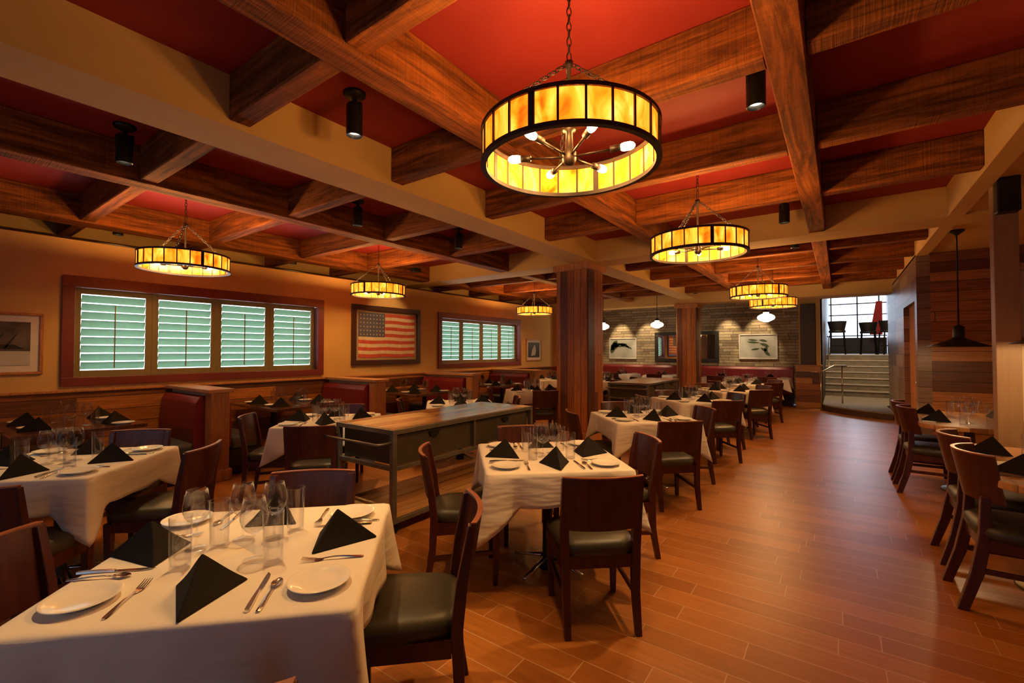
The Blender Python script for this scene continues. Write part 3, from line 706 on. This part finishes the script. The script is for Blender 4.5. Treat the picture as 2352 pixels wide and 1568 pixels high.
# ------------------------------------------------------------------ right hand round-cornered wood tables
def wood_table(x0, x1, y0, y1, nm):
    td = 'the %s right wood table' % nm
    cx, cy = (x0 + x1) / 2, (y0 + y1) / 2
    t = thing('wood_table', '%s uncovered honey wood table with clipped corners on the right of the aisle' % nm, 'table', (cx, cy, 0), 0, 'right wood tables')
    hx, hy = (x1 - x0) / 2, (y1 - y0) / 2; c = .2
    poly = []
    for sx, sy, a0 in ((1, -1, -PI / 2), (1, 1, 0), (-1, 1, PI / 2), (-1, -1, PI)):
        for k in range(7):
            a = a0 + k * PI / 12; poly.append((sx * (hx - c) + c * math.cos(a), sy * (hy - c) + c * math.sin(a)))
    MB().prism(poly, .73, .774).build('tabletop', M['tabwood'], t, bevel=0.006)
    MB().lathe([(.0, .0), (.24, .0), (.23, .015), (.05, .035), (.042, .72), (.14, .73)], 24).build('pedestal', M['steel'], t, smooth=True)
    for (sx, sy, d) in ((-1, -.34, 'near aisle'), (-1, .34, 'far aisle'), (1, -.34, 'near inner'), (1, .34, 'far inner')):
        a = -PI / 2 if sx < 0 else PI / 2
        bx, by = cx, cy + sy
        for kd, x_, y_, nmx, gr in ((plate, -.17, -hx + .16, 'round white bread plate', 'bread plates'), (napkin, .0, -hx + .19, 'peaked black napkin', 'folded black napkins'), (fork, -.10, -hx + .14, 'steel fork', 'forks'), (knife, .11, -hx + .14, 'steel table knife', 'knives'), (high, .14, -.12, 'clear straight tumbler', 'tumblers'), (wine, .06, -.06, 'clear wine glass', 'wine glasses')):
            q = R2(x_, y_, a); kd.place((bx + q[0], by + q[1], ZT), a + random.uniform(-.1, .1), '%s at the %s seat of %s' % (nmx, d, td), gr)
wood_table(.70, 1.58, 3.58, 5.02, 'near'); wood_table(.66, 1.58, 6.05, 7.55, 'far')
for x, y, d in ((.86, 3.92, 'nearest of four in the row'), (.88, 4.60, 'second of four in the row'), (.80, 6.55, 'third of four in the row'), (.80, 7.15, 'farthest of four in the row')):
    bchair.place((x, y, 0), -PI / 2 + random.uniform(-.03, .03), 'dark chair with rounded back beside the right wood tables, ' + d, 'round backed chairs')

# divider post with speaker
t = thing('divider_screen', 'tan wooden divider post with framed panels behind the near right wood table', 'divider', (1.12, 5.72, 0))
MB().box(0, .155, 0, .13, 0, 2.97).build('post', M['tan'], t, bevel=0.004)
MB().box(.155, 1.85, .03, .10, .82, .90).box(.155, 1.85, .03, .10, 1.55, 1.62).box(.155, 1.85, .03, .10, 2.2, 2.27).box(.155, 1.85, .03, .10, 0, .12).build('rail', M['oak'], t, bevel=0.004)
MB().box(.155, 1.85, .055, .075, .12, .82).box(.155, 1.85, .055, .075, .9, 1.55).box(.155, 1.85, .055, .075, 1.62, 2.2).build('panel', M['beige_light'], t)
tag(MB().box(1.125, 1.27, 5.60, 5.72, 2.70, 3.0).build('speaker_box', M['black'], bevel=0.01), 'small black box speaker at the top of the tan divider post', 'speaker')

# ------------------------------------------------------------------ service stations
def station(x0, x1, y0, y1, label, H=.86):
    t = thing('service_station', label, 'station', ((x0 + x1) / 2, (y0 + y1) / 2, 0), 0, 'steel framed service stations')
    hx, hy = (x1 - x0) / 2, (y1 - y0) / 2; s = .022
    for sx in (-1, 1):
        for sy in (-1, 1):
            MB().box(sx * (hx - s) - s, sx * (hx - s) + s, sy * (hy - s) - s, sy * (hy - s) + s, .10, H - .04).build('leg', M['steel'], t, bevel=0.003)
            MB().tube([(sx * (hx - .06), sy * (hy - .06) + dy, .045 + dz) for dy, dz in [(.04 * math.cos(q * PI / 6), .04 * math.sin(q * PI / 6)) for q in range(12)]], .012, 6, closed=True).build('caster', M['black'], t)
    f = MB().box(-hx, hx, -hy, -hy + .03, H - .04, H).box(-hx, hx, hy - .03, hy, H - .04, H).box(-hx, -hx + .03, -hy + .03, hy - .03, H - .04, H).box(hx - .03, hx, -hy + .03, hy - .03, H - .04, H)
    f.build('top_frame', M['steel'], t, bevel=0.003)
    f = MB()
    for z in (.525, .10):
        for sx in (-1, 1):
            f.box(sx * (hx - s) - s * .8, sx * (hx - s) + s * .8, -hy + .044, hy - .044, z, z + .035)
            f.box(-hx + .044, hx - .044, sx * (hy - s) - s * .8, sx * (hy - s) + s * .8, z, z + .035)
    f.build('rail', M['steel'], t, bevel=0.003)
    MB().box(-hx + .03, hx - .03, -hy + .03, hy - .03, H - .03, H + .003).build('worktop', M['butcher'], t)
    MB().box(-hx + .044, hx - .044, -hy + .06, -.012, .562, H - .055).box(-hx + .044, hx - .044, .012, hy - .06, .562, H - .055).build('cabinet_body', M['sheet'], t, bevel=0.003)
    MB().box(hx - .046, hx - .012, -.012, .012, .562, H - .04).build('divider_strip', M['steel'], t)
    MB().box(-hx + .012, -hx + .046, -.012, .012, .562, H - .04).build('divider_strip', M['steel'], t)
    MB().box(-hx + .03, hx - .03, -hy + .03, hy - .03, .136, .165).build('lower_shelf', M['butcher'], t, bevel=0.003)
    for sy in (-.52, .52):
        for sx in (-1, 1):
            pts = [(sx * (hx - .040), sy * hy + .06 * math.cos(a), H - .075 - .05 * math.sin(a)) for a in [PI * k / 10 for k in range(11)]]
            mb = MB(); mb.loft([[(p[0], p[1], p[2]) for p in pts], [(p[0] + sx * .012, p[1], p[2]) for p in pts]]); mb.build('finger_pull', M['black'], t)
    MB().tube([(-hx + .02, -hy, H - .10), (-hx + .02, -hy - .12, H - .10), (-hx + .06, -hy - .14, H - .10), (hx - .06, -hy - .14, H - .10), (hx - .02, -hy - .12, H - .10), (hx - .02, -hy, H - .10)], .011, 10).build('handle_bar', M['steel'], t, smooth=True)
station(-3.72, -2.93, 2.42, 4.48, 'near steel service station with wooden top and lower shelf, between the tables')
station(-3.92, -3.06, 8.85, 11.0, 'far steel service station with wooden top between the two pillars')

# ------------------------------------------------------------------ chandeliers
def link_chain(mb, p, q, sag=0.0, ln=.042):
    p, q = Vector(p), Vector(q); L = (q - p).length; n = max(2, int(L / (ln * .72)))
    for i in range(n):
        t = (i + .5) / n; c = p.lerp(q, t); d = (q - p).normalized()
        a = d.orthogonal().normalized(); b = d.cross(a)
        if i % 2: a, b = b, a
        pts = []
        for k in range(10):
            th = 2 * PI * k / 10
            pts.append(c + d * (ln / 2) * math.cos(th) + a * .011 * math.sin(th))
        mb.tube(pts, .0028, 5, closed=True)
ZR = 2.40
def mk_chand(rot=0):
    R, H = .425, .175
    t = thing('ring_chandelier', '', 'chandelier')
    prof = lambda z0, z1, r0, r1: [(r0, z0), (r1, z0), (r1, z1), (r0, z1), (r0, z0)]
    MB().lathe(prof(ZR, ZR + .02, R - .018, R + .008), 72).build('bottom_ring', M['bronze'], t, autos=True)
    MB().lathe(prof(ZR + H - .018, ZR + H, R - .018, R + .008), 72).build('top_ring', M['bronze'], t, autos=True)
    mb = MB().lathe(prof(ZR + .02, ZR + H - .018, R - .006, R - .002), 72); mb.mi = 1
    for k in range(24):
        a = 2 * PI * (k + .5) / 24; wd = .0045 if k % 6 else .014
        c, s = math.cos(a), math.sin(a)
        for rr in (R - .001,):
            mb.loft([[(c * r_ - s * w_, s * r_ + c * w_, z) for r_, w_ in ((rr - .009, -wd), (rr + .006, -wd), (rr + .006, wd), (rr - .009, wd))] for z in (ZR + .02, ZR + H - .018)])
    mb.build('amber_shade', [M['amber'], M['bronze']], t, autos=True)
    # stem, hub, arms
    zh = ZR + .055
    hub = MB().lathe([(.0, zh - .045), (.022, zh - .04), (.034, zh - .02), (.034, zh + .02), (.02, zh + .035), (.016, zh + .12), (.032, zh + .125), (.032, zh + .135), (.012, zh + .14), (.009, zh + .16), (.009, ZR + .49), (.02, ZR + .50), (.02, ZR + .525), (0, ZR + .53)], 20).build('hub', M['bronze'], t, smooth=True)
    for k in range(6):
        a = 2 * PI * k / 6 + .35; c, s = math.cos(a), math.sin(a)
        arm = MB().tube([(.035 * c, .035 * s, zh), (.20 * c, .20 * s, zh + .012)], .006, 8).lathe([(0, 0), (.016, 0), (.016, .05), (0, .05)], 12).build('arm', M['bronze'], t, smooth=True)
        # turn the socket part of the arm outwards
        me = arm.data; nsk = 4 * 12
        rot_m = Matrix.Translation(Vector((.195 * c, .195 * s, zh + .012))) @ Vector((0, 0, 1)).rotation_difference(Vector((c, s, .07))).to_matrix().to_4x4()
        for v in list(me.vertices)[-nsk:]: v.co = rot_m @ v.co
        b = MB().tube([(q * c, q * s, zh + .012 + (q - .2) * .07) for q in (.243, .25, .262, .29, .305, .312)], [.010, .017, .020, .020, .014, .004], 14).build('bulb', M['bulb'], t, smooth=True)
    ch = MB()
    for k in range(3):
        a = 2 * PI * k / 3 + .1; link_chain(ch, (.012 * math.cos(a), .012 * math.sin(a), ZR + .51), ((R - .01) * math.cos(a), (R - .01) * math.sin(a), ZR + H))
    ch.build('hanging_chains', M['bronze'], t)
    c2 = MB(); link_chain(c2, (0, 0, ZR + .53), (0, 0, ZC - .04), ln=.05); c2.build('ceiling_chain', M['bronze'], t)
    MB().lathe([(.0, ZC - .05), (.02, ZC - .048), (.03, ZC - .03), (.065, ZC - .015), (.07, ZC), (0, ZC)], 24).build('canopy', M['bronze'], t, smooth=True)
    return t
chand = Kind(mk_chand)
CH = [(-1.06, 1.95, 'nearest and largest in view, over the foreground aisle'), (-1.06, 4.45, 'second from the camera in the aisle row'), (-1.08, 8.5, 'third from the camera in the aisle row'), (-1.08, 10.6, 'farthest in the aisle row, just below the third'),
      (-5.9, 1.95, 'leftmost, in front of the large shuttered window'), (-6.05, 4.68, 'just above the framed flag'), (-6.0, 9.25, 'farthest left row one, beside the near pillar')]
def lamp(kind, name, loc, power, col, size=.05, rot=None, **kw):
    l = bpy.data.lights.new(name, kind); l.energy = power; l.color = col
    if kind in ('POINT', 'SPOT'): l.shadow_soft_size = size
    for k, v in kw.items(): setattr(l, k, v)
    o = bpy.data.objects.new(name, l); C.objects.link(o); o.location = loc
    if rot is not None: o.rotation_euler = rot
    return o
WARM = (1.0, 0.50, 0.14)
for i, (x, y, d) in enumerate(CH):
    chand.place((x, y, 0), i * .37, 'round ring chandelier with amber glass panels, ' + d, 'amber ring chandeliers')
    for k in range(3):
        a = 2 * PI * k / 3 + .88
        lamp('POINT', 'chandelier_light', (x + .26 * math.cos(a), y + .26 * math.sin(a), ZR + .12), 22, WARM, .05)

# ------------------------------------------------------------------ track spots
def mk_spot():
    t = thing('ceiling_spotlight', '', 'spotlight')
    MB().lathe([(0, 0), (.075, 0), (.075, -.015), (.06, -.03), (.018, -.034), (.014, -.10), (0, -.10)], 24).build('canopy', M['black'], t, smooth=True)
    b = MB().lathe([(0, .02), (.045, .02), (.055, .005), (.055, -.20), (.048, -.205), (.043, -.195), (.041, -.17), (0, -.17)], 24, (0, 0, -.10)).build('head', M['black'], t, autos=True)
    MB().lathe([(0, -.168), (.04, -.172), (.04, -.176), (0, -.18)], 20, (0, 0, -.10)).build('lens', M['lens'], b, smooth=True)
    MB().box(-.06, -.056, -.01, .01, -.16, -.08).box(.056, .06, -.01, .01, -.16, -.08).box(-.06, .06, -.01, .01, -.084, -.08).build('yoke', M['black'], t)
    return t
spot = Kind(mk_spot)
SP = [(-1.68, 1.04, 'partly cut off by the top edge'), (-2.73, 1.90, 'tilted, left of the nearest chandelier'), (-4.62, 1.10, 'far left, above the left foreground table'), (-7.55, 1.75, 'small, beside the window wall above the big window'), (-4.66, 3.30, 'dim, between plaster beam and second booth'),
      (-4.5, 4.9, 'facing the camera with a bright white lens'), (-7.6, 4.1, 'small, above the frame flag end of the window'), (-.395, 3.12, 'right of the nearest chandelier'), (-.50, 6.15, 'right of the second chandelier'), (-.5, 7.75, 'above the far ring chandeliers in the far bay'), (-3.0, 12.3, 'far bay, tiny and bright near the far pillar')]
for x, y, d in SP:
    spot.place((x, y, ZC), random.uniform(0, 6), 'black cylinder ceiling spotlight, ' + d, 'black ceiling spotlights')
def aim(loc, tgt, power, ang=55, col=(1, .60, .24), blend=.6, size=.04):
    o = lamp('SPOT', 'spot_beam', loc, power, col, size, spot_size=math.radians(ang), spot_blend=blend)
    o.rotation_euler = (Vector(tgt) - Vector(loc)).to_track_quat('-Z', 'Y').to_euler()
for s, tg, p in (((-2.30, 1.10), (-1.8, .8), 110), ((-2.73, 1.90), (-2.6, 1.6), 60), ((-4.62, 1.10), (-4.2, .8), 80), ((-4.66, 3.30), (-4.2, 2.9), 70), ((-4.5, 4.9), (-4.2, 4.9), 60), ((-.50, 3.12), (-1.4, 3.0), 110), ((-.50, 6.15), (-1.6, 5.2), 90), ((-.5, 7.75), (-1.6, 7.4), 80), ((-3.0, 12.3), (-2.4, 11.8), 60)):
    aim((s[0], s[1], ZC - .32), (tg[0], tg[1], .77), p)
aim((-2.73, 1.90, ZC - .32), (-3.45, 2.75, .86), 190, 24, (1, .72, .42), .5)
for y, z, p in ((5.8, 1.9, 30),):
    aim((-6.4, y, 2.95), (XW, y, z), p, 70)
tag(MB().box(-6.46, -6.34, 5.72, 5.88, 2.98, 3.06).build('ceiling_spotlight', M['black'], bevel=.01), 'short black spotlight aimed at the framed flag', 'spotlight', 'black ceiling spotlights')
# stone wall washers
for x, d in ((-6.2, 'left picture'), (-5.25, 'left edge of the mirror'), (-2.75, 'right edge of the mirror'), (-1.95, 'right picture')):
    t = thing('wall_washer', 'small black spotlight washing the stone wall above the ' + d, 'spotlight', (x, 14.5, ZC), 0, 'stone wall spotlights')
    MB().tube([(0, 0, 0), (0, 0, -.12)], .012).build('stem', M['black'], t)
    MB().tube([(0, -.03, -.10), (0, .08, -.22)], .045, 14).build('head', M['black'], t, autos=True)
    aim((x, 14.62, ZC - .28), (x, 15.2, 1.6), 130, 50, (1, .72, .38))

# ------------------------------------------------------------------ opal globe pendants and black dome pendants
for x, y, d in ((-5.85, 12.9, 'leftmost, beside the near pillar'), (-4.2, 12.9, 'half hidden by the far pillar'), (-1.32, 11.6, 'rightmost, below the far ring chandeliers')):
    t = thing('globe_pendant', 'white opal schoolhouse globe pendant, ' + d, 'pendant', (x, y, 0), 0, 'opal globe pendants')
    MB().lathe([(0, 2.16), (.05, 2.165), (.09, 2.185), (.16, 2.22), (.18, 2.26), (.165, 2.30), (.11, 2.335), (.06, 2.35), (.06, 2.38), (0, 2.38)], 28).build('globe', M['globe'], t, smooth=True)
    MB().lathe([(0, 2.38), (.07, 2.38), (.06, 2.42), (.012, 2.45), (.008, 2.46), (.008, 3.27), (.06, 3.29), (.06, 3.31), (0, 3.31)], 20).build('stem', M['bronze'], t, smooth=True)
    lamp('POINT', 'globe_light', (x, y, 2.08), 14, (1, .75, .45), .12)
for x, y, d in ((1.20, 7.75, 'in front of the dark plank wall'), (1.36, 5.05, 'cut by the right edge of the view')):
    t = thing('dome_pendant', 'shallow black dome pendant on a long rod, ' + d, 'pendant', (x, y, 0), 0, 'black dome pendants')
    MB().lathe([(.30, 1.56), (.302, 1.563), (.20, 1.60), (.12, 1.635), (.07, 1.66), (.055, 1.67), (.055, 1.66), (.12, 1.62), (.20, 1.59), (.296, 1.557), (.30, 1.56)], 40).build('lamp_shade', M['black'], t, smooth=True)
    MB().lathe([(0, 1.64), (.05, 1.65), (.055, 1.68), (.055, 1.80), (.03, 1.82), (.008, 1.83), (.008, 2.93), (.03, 2.95), (.075, 2.985), (.075, 3.0), (0, 3.0)], 24).build('rod', M['black'], t, smooth=True)
    MB().lathe([(0, 1.585), (.03, 1.60), (.035, 1.62), (.02, 1.65), (0, 1.655)], 16).build('bulb', M['bulb'], t, smooth=True)
    lamp('POINT', 'pendant_light', (x, y, 1.57), 20, (1, .62, .28), .04)

# ------------------------------------------------------------------ pictures
def framed(name, label, cat, face, c0, c1, z0, z1, fw, fmat, pmat, depth=.035, mat=None, at=None, extra=None):
    """face 'L': on the window wall (spans y), face 'B': on the stone wall (spans x)"""
    t = thing(name, label, cat, (XW + .0, (c0 + c1) / 2, (z0 + z1) / 2) if face == 'L' else ((c0 + c1) / 2, 15.2, (z0 + z1) / 2), PI / 2 if face == 'L' else 0)
    hw, hh = (c1 - c0) / 2, (z1 - z0) / 2
    # local: x along the wall, -y towards the room
    f = MB().box(-hw, hw, -depth, 0, hh - fw, hh).box(-hw, hw, -depth, 0, -hh, -hh + fw).box(-hw, -hw + fw, -depth, 0, -hh + fw, hh - fw).box(hw - fw, hw, -depth, 0, -hh + fw, hh - fw)
    f.build('frame', fmat, t, bevel=0.006)
    b = MB().box(-hw + fw, hw - fw, -.012, -.002, -hh + fw, hh - fw)
    if mat: b.build('mat_board', M['mat_white'], t); iw, ih, yy = hw - fw - mat, hh - fw - mat, -.016
    else: iw, ih, yy = hw - fw, hh - fw, -.014
    if mat: MB().box(-iw, iw, yy, -.012, -ih, ih).build('print', pmat, t)
    else: MB().box(-iw, iw, yy, -.002, -ih, ih).build('print', pmat, t)
    if extra: extra(t, iw, ih, yy - .001)
    return t
def flag(t, iw, ih, y):
    mb = MB(); s = 13; W0, W1_, H0, H1 = -iw * .92, iw * .93, -ih * .9, ih * .9; h = (H1 - H0) / s
    split = W0 + (W1_ - W0) * .44
    for k in range(s):
        mb.mi = k % 2
        z1 = H1 - k * h; x0 = split if k < 7 else W0
        n = 12; top = []; bot = []
        for i in range(n + 1):
            x = x0 + (W1_ - x0) * i / n; wv = .006 * math.sin(x * 9 + k * .2)
            top.append((x, y, z1 + wv)); bot.append((x, y, z1 - h + wv))
        vs = top + bot + [(p[0], y - .004, p[2]) for p in top + bot]; m = n + 1
        fs = []
        for i in range(n):
            fs += [(2 * m + i, 2 * m + i + 1, 3 * m + i + 1, 3 * m + i), (i, m + i, m + i + 1, i + 1)]
        mb.add(vs, fs)
    mb.mi = 2; mb.box(W0, split, y - .005, y, H1 - 7 * h, H1 + .003)
    mb.mi = 1
    for r in range(6):
        for c in range(8):
            cx = W0 + (split - W0) * (c + .6) / 8.2; cz = H1 - 7 * h * (r + .6) / 6.2; pts = []
            for k in range(10):
                rr = .016 if k % 2 == 0 else .007; a = PI / 2 + k * PI / 5; pts.append((cx + rr * math.cos(a), cz + rr * math.sin(a)))
            mb.loft([[(p[0], yy, p[1]) for p in pts] for yy in (y - .0052, y - .007)])
    mb.build('flag', [M['flag_red'], M['flag_cream'], M['flag_blue']], t)
M['linen_back'] = plain('tan linen backing', (0.35, 0.24, 0.13), 0.9, var=.1, scale=60)
framed('framed_flag', 'large dark framed faded stars and stripes flag between the two windows', 'picture', 'L', 4.97, 6.62, 1.25, 2.37, .09, plain('dark walnut frame', (.05, .02, .012), .3), M['linen_back'], .05, extra=flag)
def boat(t, iw, ih, y):
    mb = MB()
    mb.mi = 1; mb.box(-iw, iw, y - .001, y, -ih, -ih * .35)
    mb.mi = 0
    for i in range(7):
        x = -iw + iw * .25 * i
        mb.loft([[(x, yy, -ih * .2), (x + .02, yy, -ih * .2), (x + .10, yy, ih * .45), (x + .09, yy, ih * .45)] for yy in (y - .001, y - .003)])
    mb.loft([[(p[0], yy, p[1]) for p in ((-iw, -ih * .3), (iw * .9, -ih * .25), (iw * .7, -ih * .05), (-iw, 0))] for yy in (y - .001, y - .003)])
    mb.build('harbour_scene', [M['dark'], M['photo_grey']], t)
framed('framed_photo', 'wood framed photo print in a white mat at the far left edge', 'picture', 'L', .05, 1.04, 1.25, 1.92, .03, M['oak'], M['glassdark'], .03, mat=.07, extra=boat)
def figure(t, iw, ih, y):
    MB().loft([[(p[0], yy, p[1]) for p in ((-iw * .5, -ih * .8), (iw * .2, -ih * .7), (iw * .35, -ih * .1), (iw * .25, ih * .5), (iw * .05, ih * .75), (-iw * .1, ih * .4), (-iw * .35, 0))] for yy in (y - .001, y - .003)]).build('pale_shape', M['photo_grey'], t)
framed('framed_photo', 'small dark portrait format print in a white mat, right of the smaller window', 'picture', 'L', 10.65, 11.45, 1.23, 1.86, .03, M['oak'], M['dark'], .03, mat=.07, extra=figure)
def leafy(pts):
    def g(t, iw, ih, y):
        mb = MB()
        for (x, z, L, a, wd) in pts:
            c, s = math.cos(a), math.sin(a); poly = []
            for k in range(9):
                u = k / 8; poly.append((u * L, wd * math.sin(PI * u) + .25 * L * u * u * .3))
            for k in range(7, 0, -1):
                u = k / 8; poly.append((u * L, -wd * .6 * math.sin(PI * u) + .25 * L * u * u * .3))
            P = [((x + p * c - q * s) * iw, (z + p * s + q * c) * ih) for p, q in poly]
            mb.loft([[(p[0], yy, p[1]) for p in P] for yy in (y - .001, y - .003)])
        mb.build('plant_silhouette', M['leaf'], t)
    return g
framed('framed_print', 'white framed grey print of a dark leafy branch, left of the mirror', 'picture', 'B', -6.66, -5.66, 1.24, 1.97, .035, M['mat_white'], M['photo_grey'], .03,
       extra=leafy([(-.9, -.2, .9, .9, .35), (-.95, .1, .9, .45, .35), (-.6, .2, 1.0, .2, .25), (-.3, .5, .9, -.5, .2), (.1, .4, .8, -.7, .1), (-.8, .3, .7, .9, .2), (-.9, -.5, .7, 1.2, .25)]))
framed('framed_print', 'white framed grey print of long green curling leaves, right of the mirror', 'picture', 'B', -2.46, -1.44, 1.27, 2.02, .035, M['mat_white'], M['photo_grey'], .03,
       extra=leafy([(.0, .55, .55, 2.9, .09), (.05, .6, .5, -.4, .12), (.1, .35, .7, 2.95, .1), (.1, .3, .6, -.6, .14), (.5, .1, .6, -1.9, .12), (.1, -.15, .5, 3.3, .09), (.15, -.1, .55, -.8, .13), (.35, -.4, .5, -1.0, .12)]))
framed('wall_mirror', 'wide black framed mirror on the stone wall behind the far pillar', 'mirror', 'B', -5.02, -3.02, 1.16, 2.14, .11, M['dark'], M['mirror'], .05)

# ------------------------------------------------------------------ low board wall, stair and upper room
lw = thing('low_board_wall', 'low honey wood board wall beside the stair handrail', 'partition', (-.67, 14.55, 0))
MB().box(-.29, .29, -.10, .55, 0, 1.10).build('boards', M['wains'], lw)
MB().box(-.31, .31, -.12, .55, 1.10, 1.14).build('cap', M['oak'], lw, bevel=.005)
tag(MB().box(-.86, -.52, 14.75, 14.82, 1.14, 2.80).build('wall_panel', plain('dark brown wood panel', (.05, .022, .012), .5, var=.3)), 'tall dark brown panel above the low board wall', 'panel')
struct('trim_8', MB().box(-.90, -.38, 14.85, 15.1, 0, ZC).box(-.49, -.40, 14.52, 14.85, 1.14, 2.9), M['beige'])
struct('wall_stair_left', MB().box(-.44, -.36, 14.85, 26, 0, 4.6), plain('dark stair wall', (.05, .035, .022), .6))
struct('wall_stair_right', MB().box(1.72, 1.8, 14.35, 26, 0, 4.6).box(1.14, 1.7, 14.35, 14.5, 0, 3.0), M['greyplank'])
ZP = .16; RIS = .177; NST = 7
st = MB()
for k in range(NST): st.box(-.355, 1.70, 16.9 + .28 * k, 16.9 + .28 * (k + 1) if k < NST - 1 else 26, 0, ZP + RIS * (k + 1))
stp = thing('staircase', 'concrete staircase of seven steps with pale metal nosings rising to the upper room', 'stairs', (0, 0, 0))
st.build('steps', M['concrete'], stp)
for k in range(NST):
    MB().box(-.355, 1.70, 16.885 + .28 * k, 16.93 + .28 * k, ZP + RIS * (k + 1) - .03, ZP + RIS * (k + 1) + .004).build('nosing', M['nosing'], stp)
# curved landing
pl = MB(); poly = [(-.36, 16.9), (-.36, 14.5)]
for k in range(13):
    u = k / 12; poly.append((-.36 + 2.06 * u * .63, 14.5 - 1.15 * math.sin(u * PI / 2) ** 1.3))
poly = [(-.355, 14.0), (-.15, 13.68), (.2, 13.3), (.6, 13.0), (.94, 12.82), (.94, 14.52), (1.70, 14.52), (1.70, 16.9), (-.355, 16.9)]
lnd = thing('stair_landing', 'curved dark fronted landing at the foot of the staircase', 'stairs', (0, 0, 0))
pl.prism(poly, 0, ZP - .03).build('riser', plain('dark landing riser', (.06, .03, .018), .5), lnd)
MB().prism(poly, ZP - .03, ZP).build('tread', M['concrete'], lnd)
r1 = thing('handrail', 'brushed metal handrail with two posts at the foot of the stairs', 'handrail', (0, 0, 0))
MB().tube([(-.62, 13.9, .98), (-.36, 13.9, .98), (-.12, 14.5, 1.13), (.16, 14.55, 1.13)], .02, 10).build('rail', M['brushed'], r1, smooth=True)
MB().tube([(-.38, 13.9, 0), (-.38, 13.9, .98)], .02, 10).build('post', M['brushed'], r1, smooth=True)
MB().tube([(.06, 14.54, ZP - .005), (.06, 14.54, 1.13)], .02, 10).build('post', M['brushed'], r1, smooth=True)
r2_ = thing('handrail', 'short brushed metal handrail fixed along the left stair wall', 'handrail', (0, 0, 0))
MB().tube([(-.33, 16.6, 1.0), (-.26, 16.6, 1.0), (-.26, 18.6, 2.0), (-.33, 18.6, 2.0)], .018, 8).build('rail', M['brushed'], r2_, smooth=True)
MB().tube([(-.26, 18.4, 1.40), (-.26, 18.4, 1.9)], .018, 8).build('post', M['brushed'], r2_, smooth=True)
ZU = ZP + RIS * NST
# upper room window and stools
struct('window_3', MB().box(-.36, 1.7, 25.6, 25.7, ZU, 2.12), M['dark'])
mu = MB()
for x in (-.30, .66, 1.42): mu.box(x, x + .05, 25.45, 25.5, ZU + .5, 4.6)
for z in (2.18, 3.12, 3.62, 4.12): mu.box(-.36, 1.7, 25.45, 25.5, z, z + .045)
struct('trim_9', mu, M['dark'])
struct('ceiling_stair', MB().box(-.5, 1.85, 14.6, 27, 4.6, 4.7), M['beige'])
struct('sky_backdrop', MB().box(-3.5, 5, 27, 27.05, .3, 6.0), M['skyfar'])
tag(MB().loft([[(1.28, y, 3.6), (1.48, y, 3.6), (1.48, y, 2.2), (1.05, y, 2.2)] for y in (24.2, 24.22)]).build('red_awning', M['bannerred']), 'slanted red cloth outside the upper room window', 'awning')
def mk_stool():
    t = thing('bar_stool', '', 'stool')
    for sx in (-1, 1):
        for sy in (-1, 1):
            MB().bar((sx * .22, sy * .22, 0), (sx * .18, sy * .18, .74), .035, .035).build('leg', M['black'], t)
    MB().box(-.20, .20, -.01, .01, .28, .31).box(-.01, .01, -.2, .2, .28, .31).build('footrest', M['black'], t)
    MB().lathe([(0, .74), (.23, .74), (.24, .78), (.22, .82), (0, .83)], 24).build('seat', M['dark'], t, smooth=True)
    R = [[(r_ * math.cos(a), r_ * math.sin(a), z) for r_, z in ((.20, .78), (.27, 1.12), (.245, 1.12), (.18, .80))] for a in [math.radians(170 + 200 * k / 16) for k in range(17)]]
    MB().loft(R).build('backrest', M['dark'], t, autos=True)
    return t
stool = Kind(mk_stool)
stool.place((-.04, 18.9, ZU), 0, 'black bar stool in the upper room, at the left of the opening', 'black bar stools')
stool.place((.84, 20.2, ZU), 0, 'black bar stool in the upper room, centre right, larger of two', 'black bar stools')
stool.place((1.34, 19.4, ZU), .3, 'black bar stool in the upper room, against the right side', 'black bar stools')

# ------------------------------------------------------------------ daylight and world
wd = bpy.data.worlds.new('world'); scn.world = wd; wd.use_nodes = True
bg = wd.node_tree.nodes['Background']; bg.inputs[0].default_value = (.55, .70, 1, 1); bg.inputs[1].default_value = 0.2
lamp('POINT', 'stair_fill', (.6, 15.8, 4.1), 260, (1, .8, .55), .15)  # added fill that brightens the dark stairs, no fixture hangs here
def area(name, loc, rot, sx, sy, power, col):
    o = lamp('AREA', name, loc, power, col, rot=rot); o.data.shape = 'RECTANGLE'; o.data.size = sx; o.data.size_y = sy; return o
area('daylight_front_windows', (-2.0, -2.62, 1.65), (PI / 2, 0, 0), 7.2, 1.9, 9, (.62, .76, 1.0))
area('daylight_stair_window', (.65, 25.3, 3.1), (-PI / 2, 0, 0), 2.0, 2.2, 90, (.66, .80, 1.0))
area('daylight_window', (XW - .30, 2.8, 1.75), (0, -PI / 2, 0), 1.1, 3.0, 75, (.75, .88, 1.0))
area('daylight_window', (XW - .30, 8.8, 1.75), (0, -PI / 2, 0), 1.1, 3.0, 75, (.75, .88, 1.0))
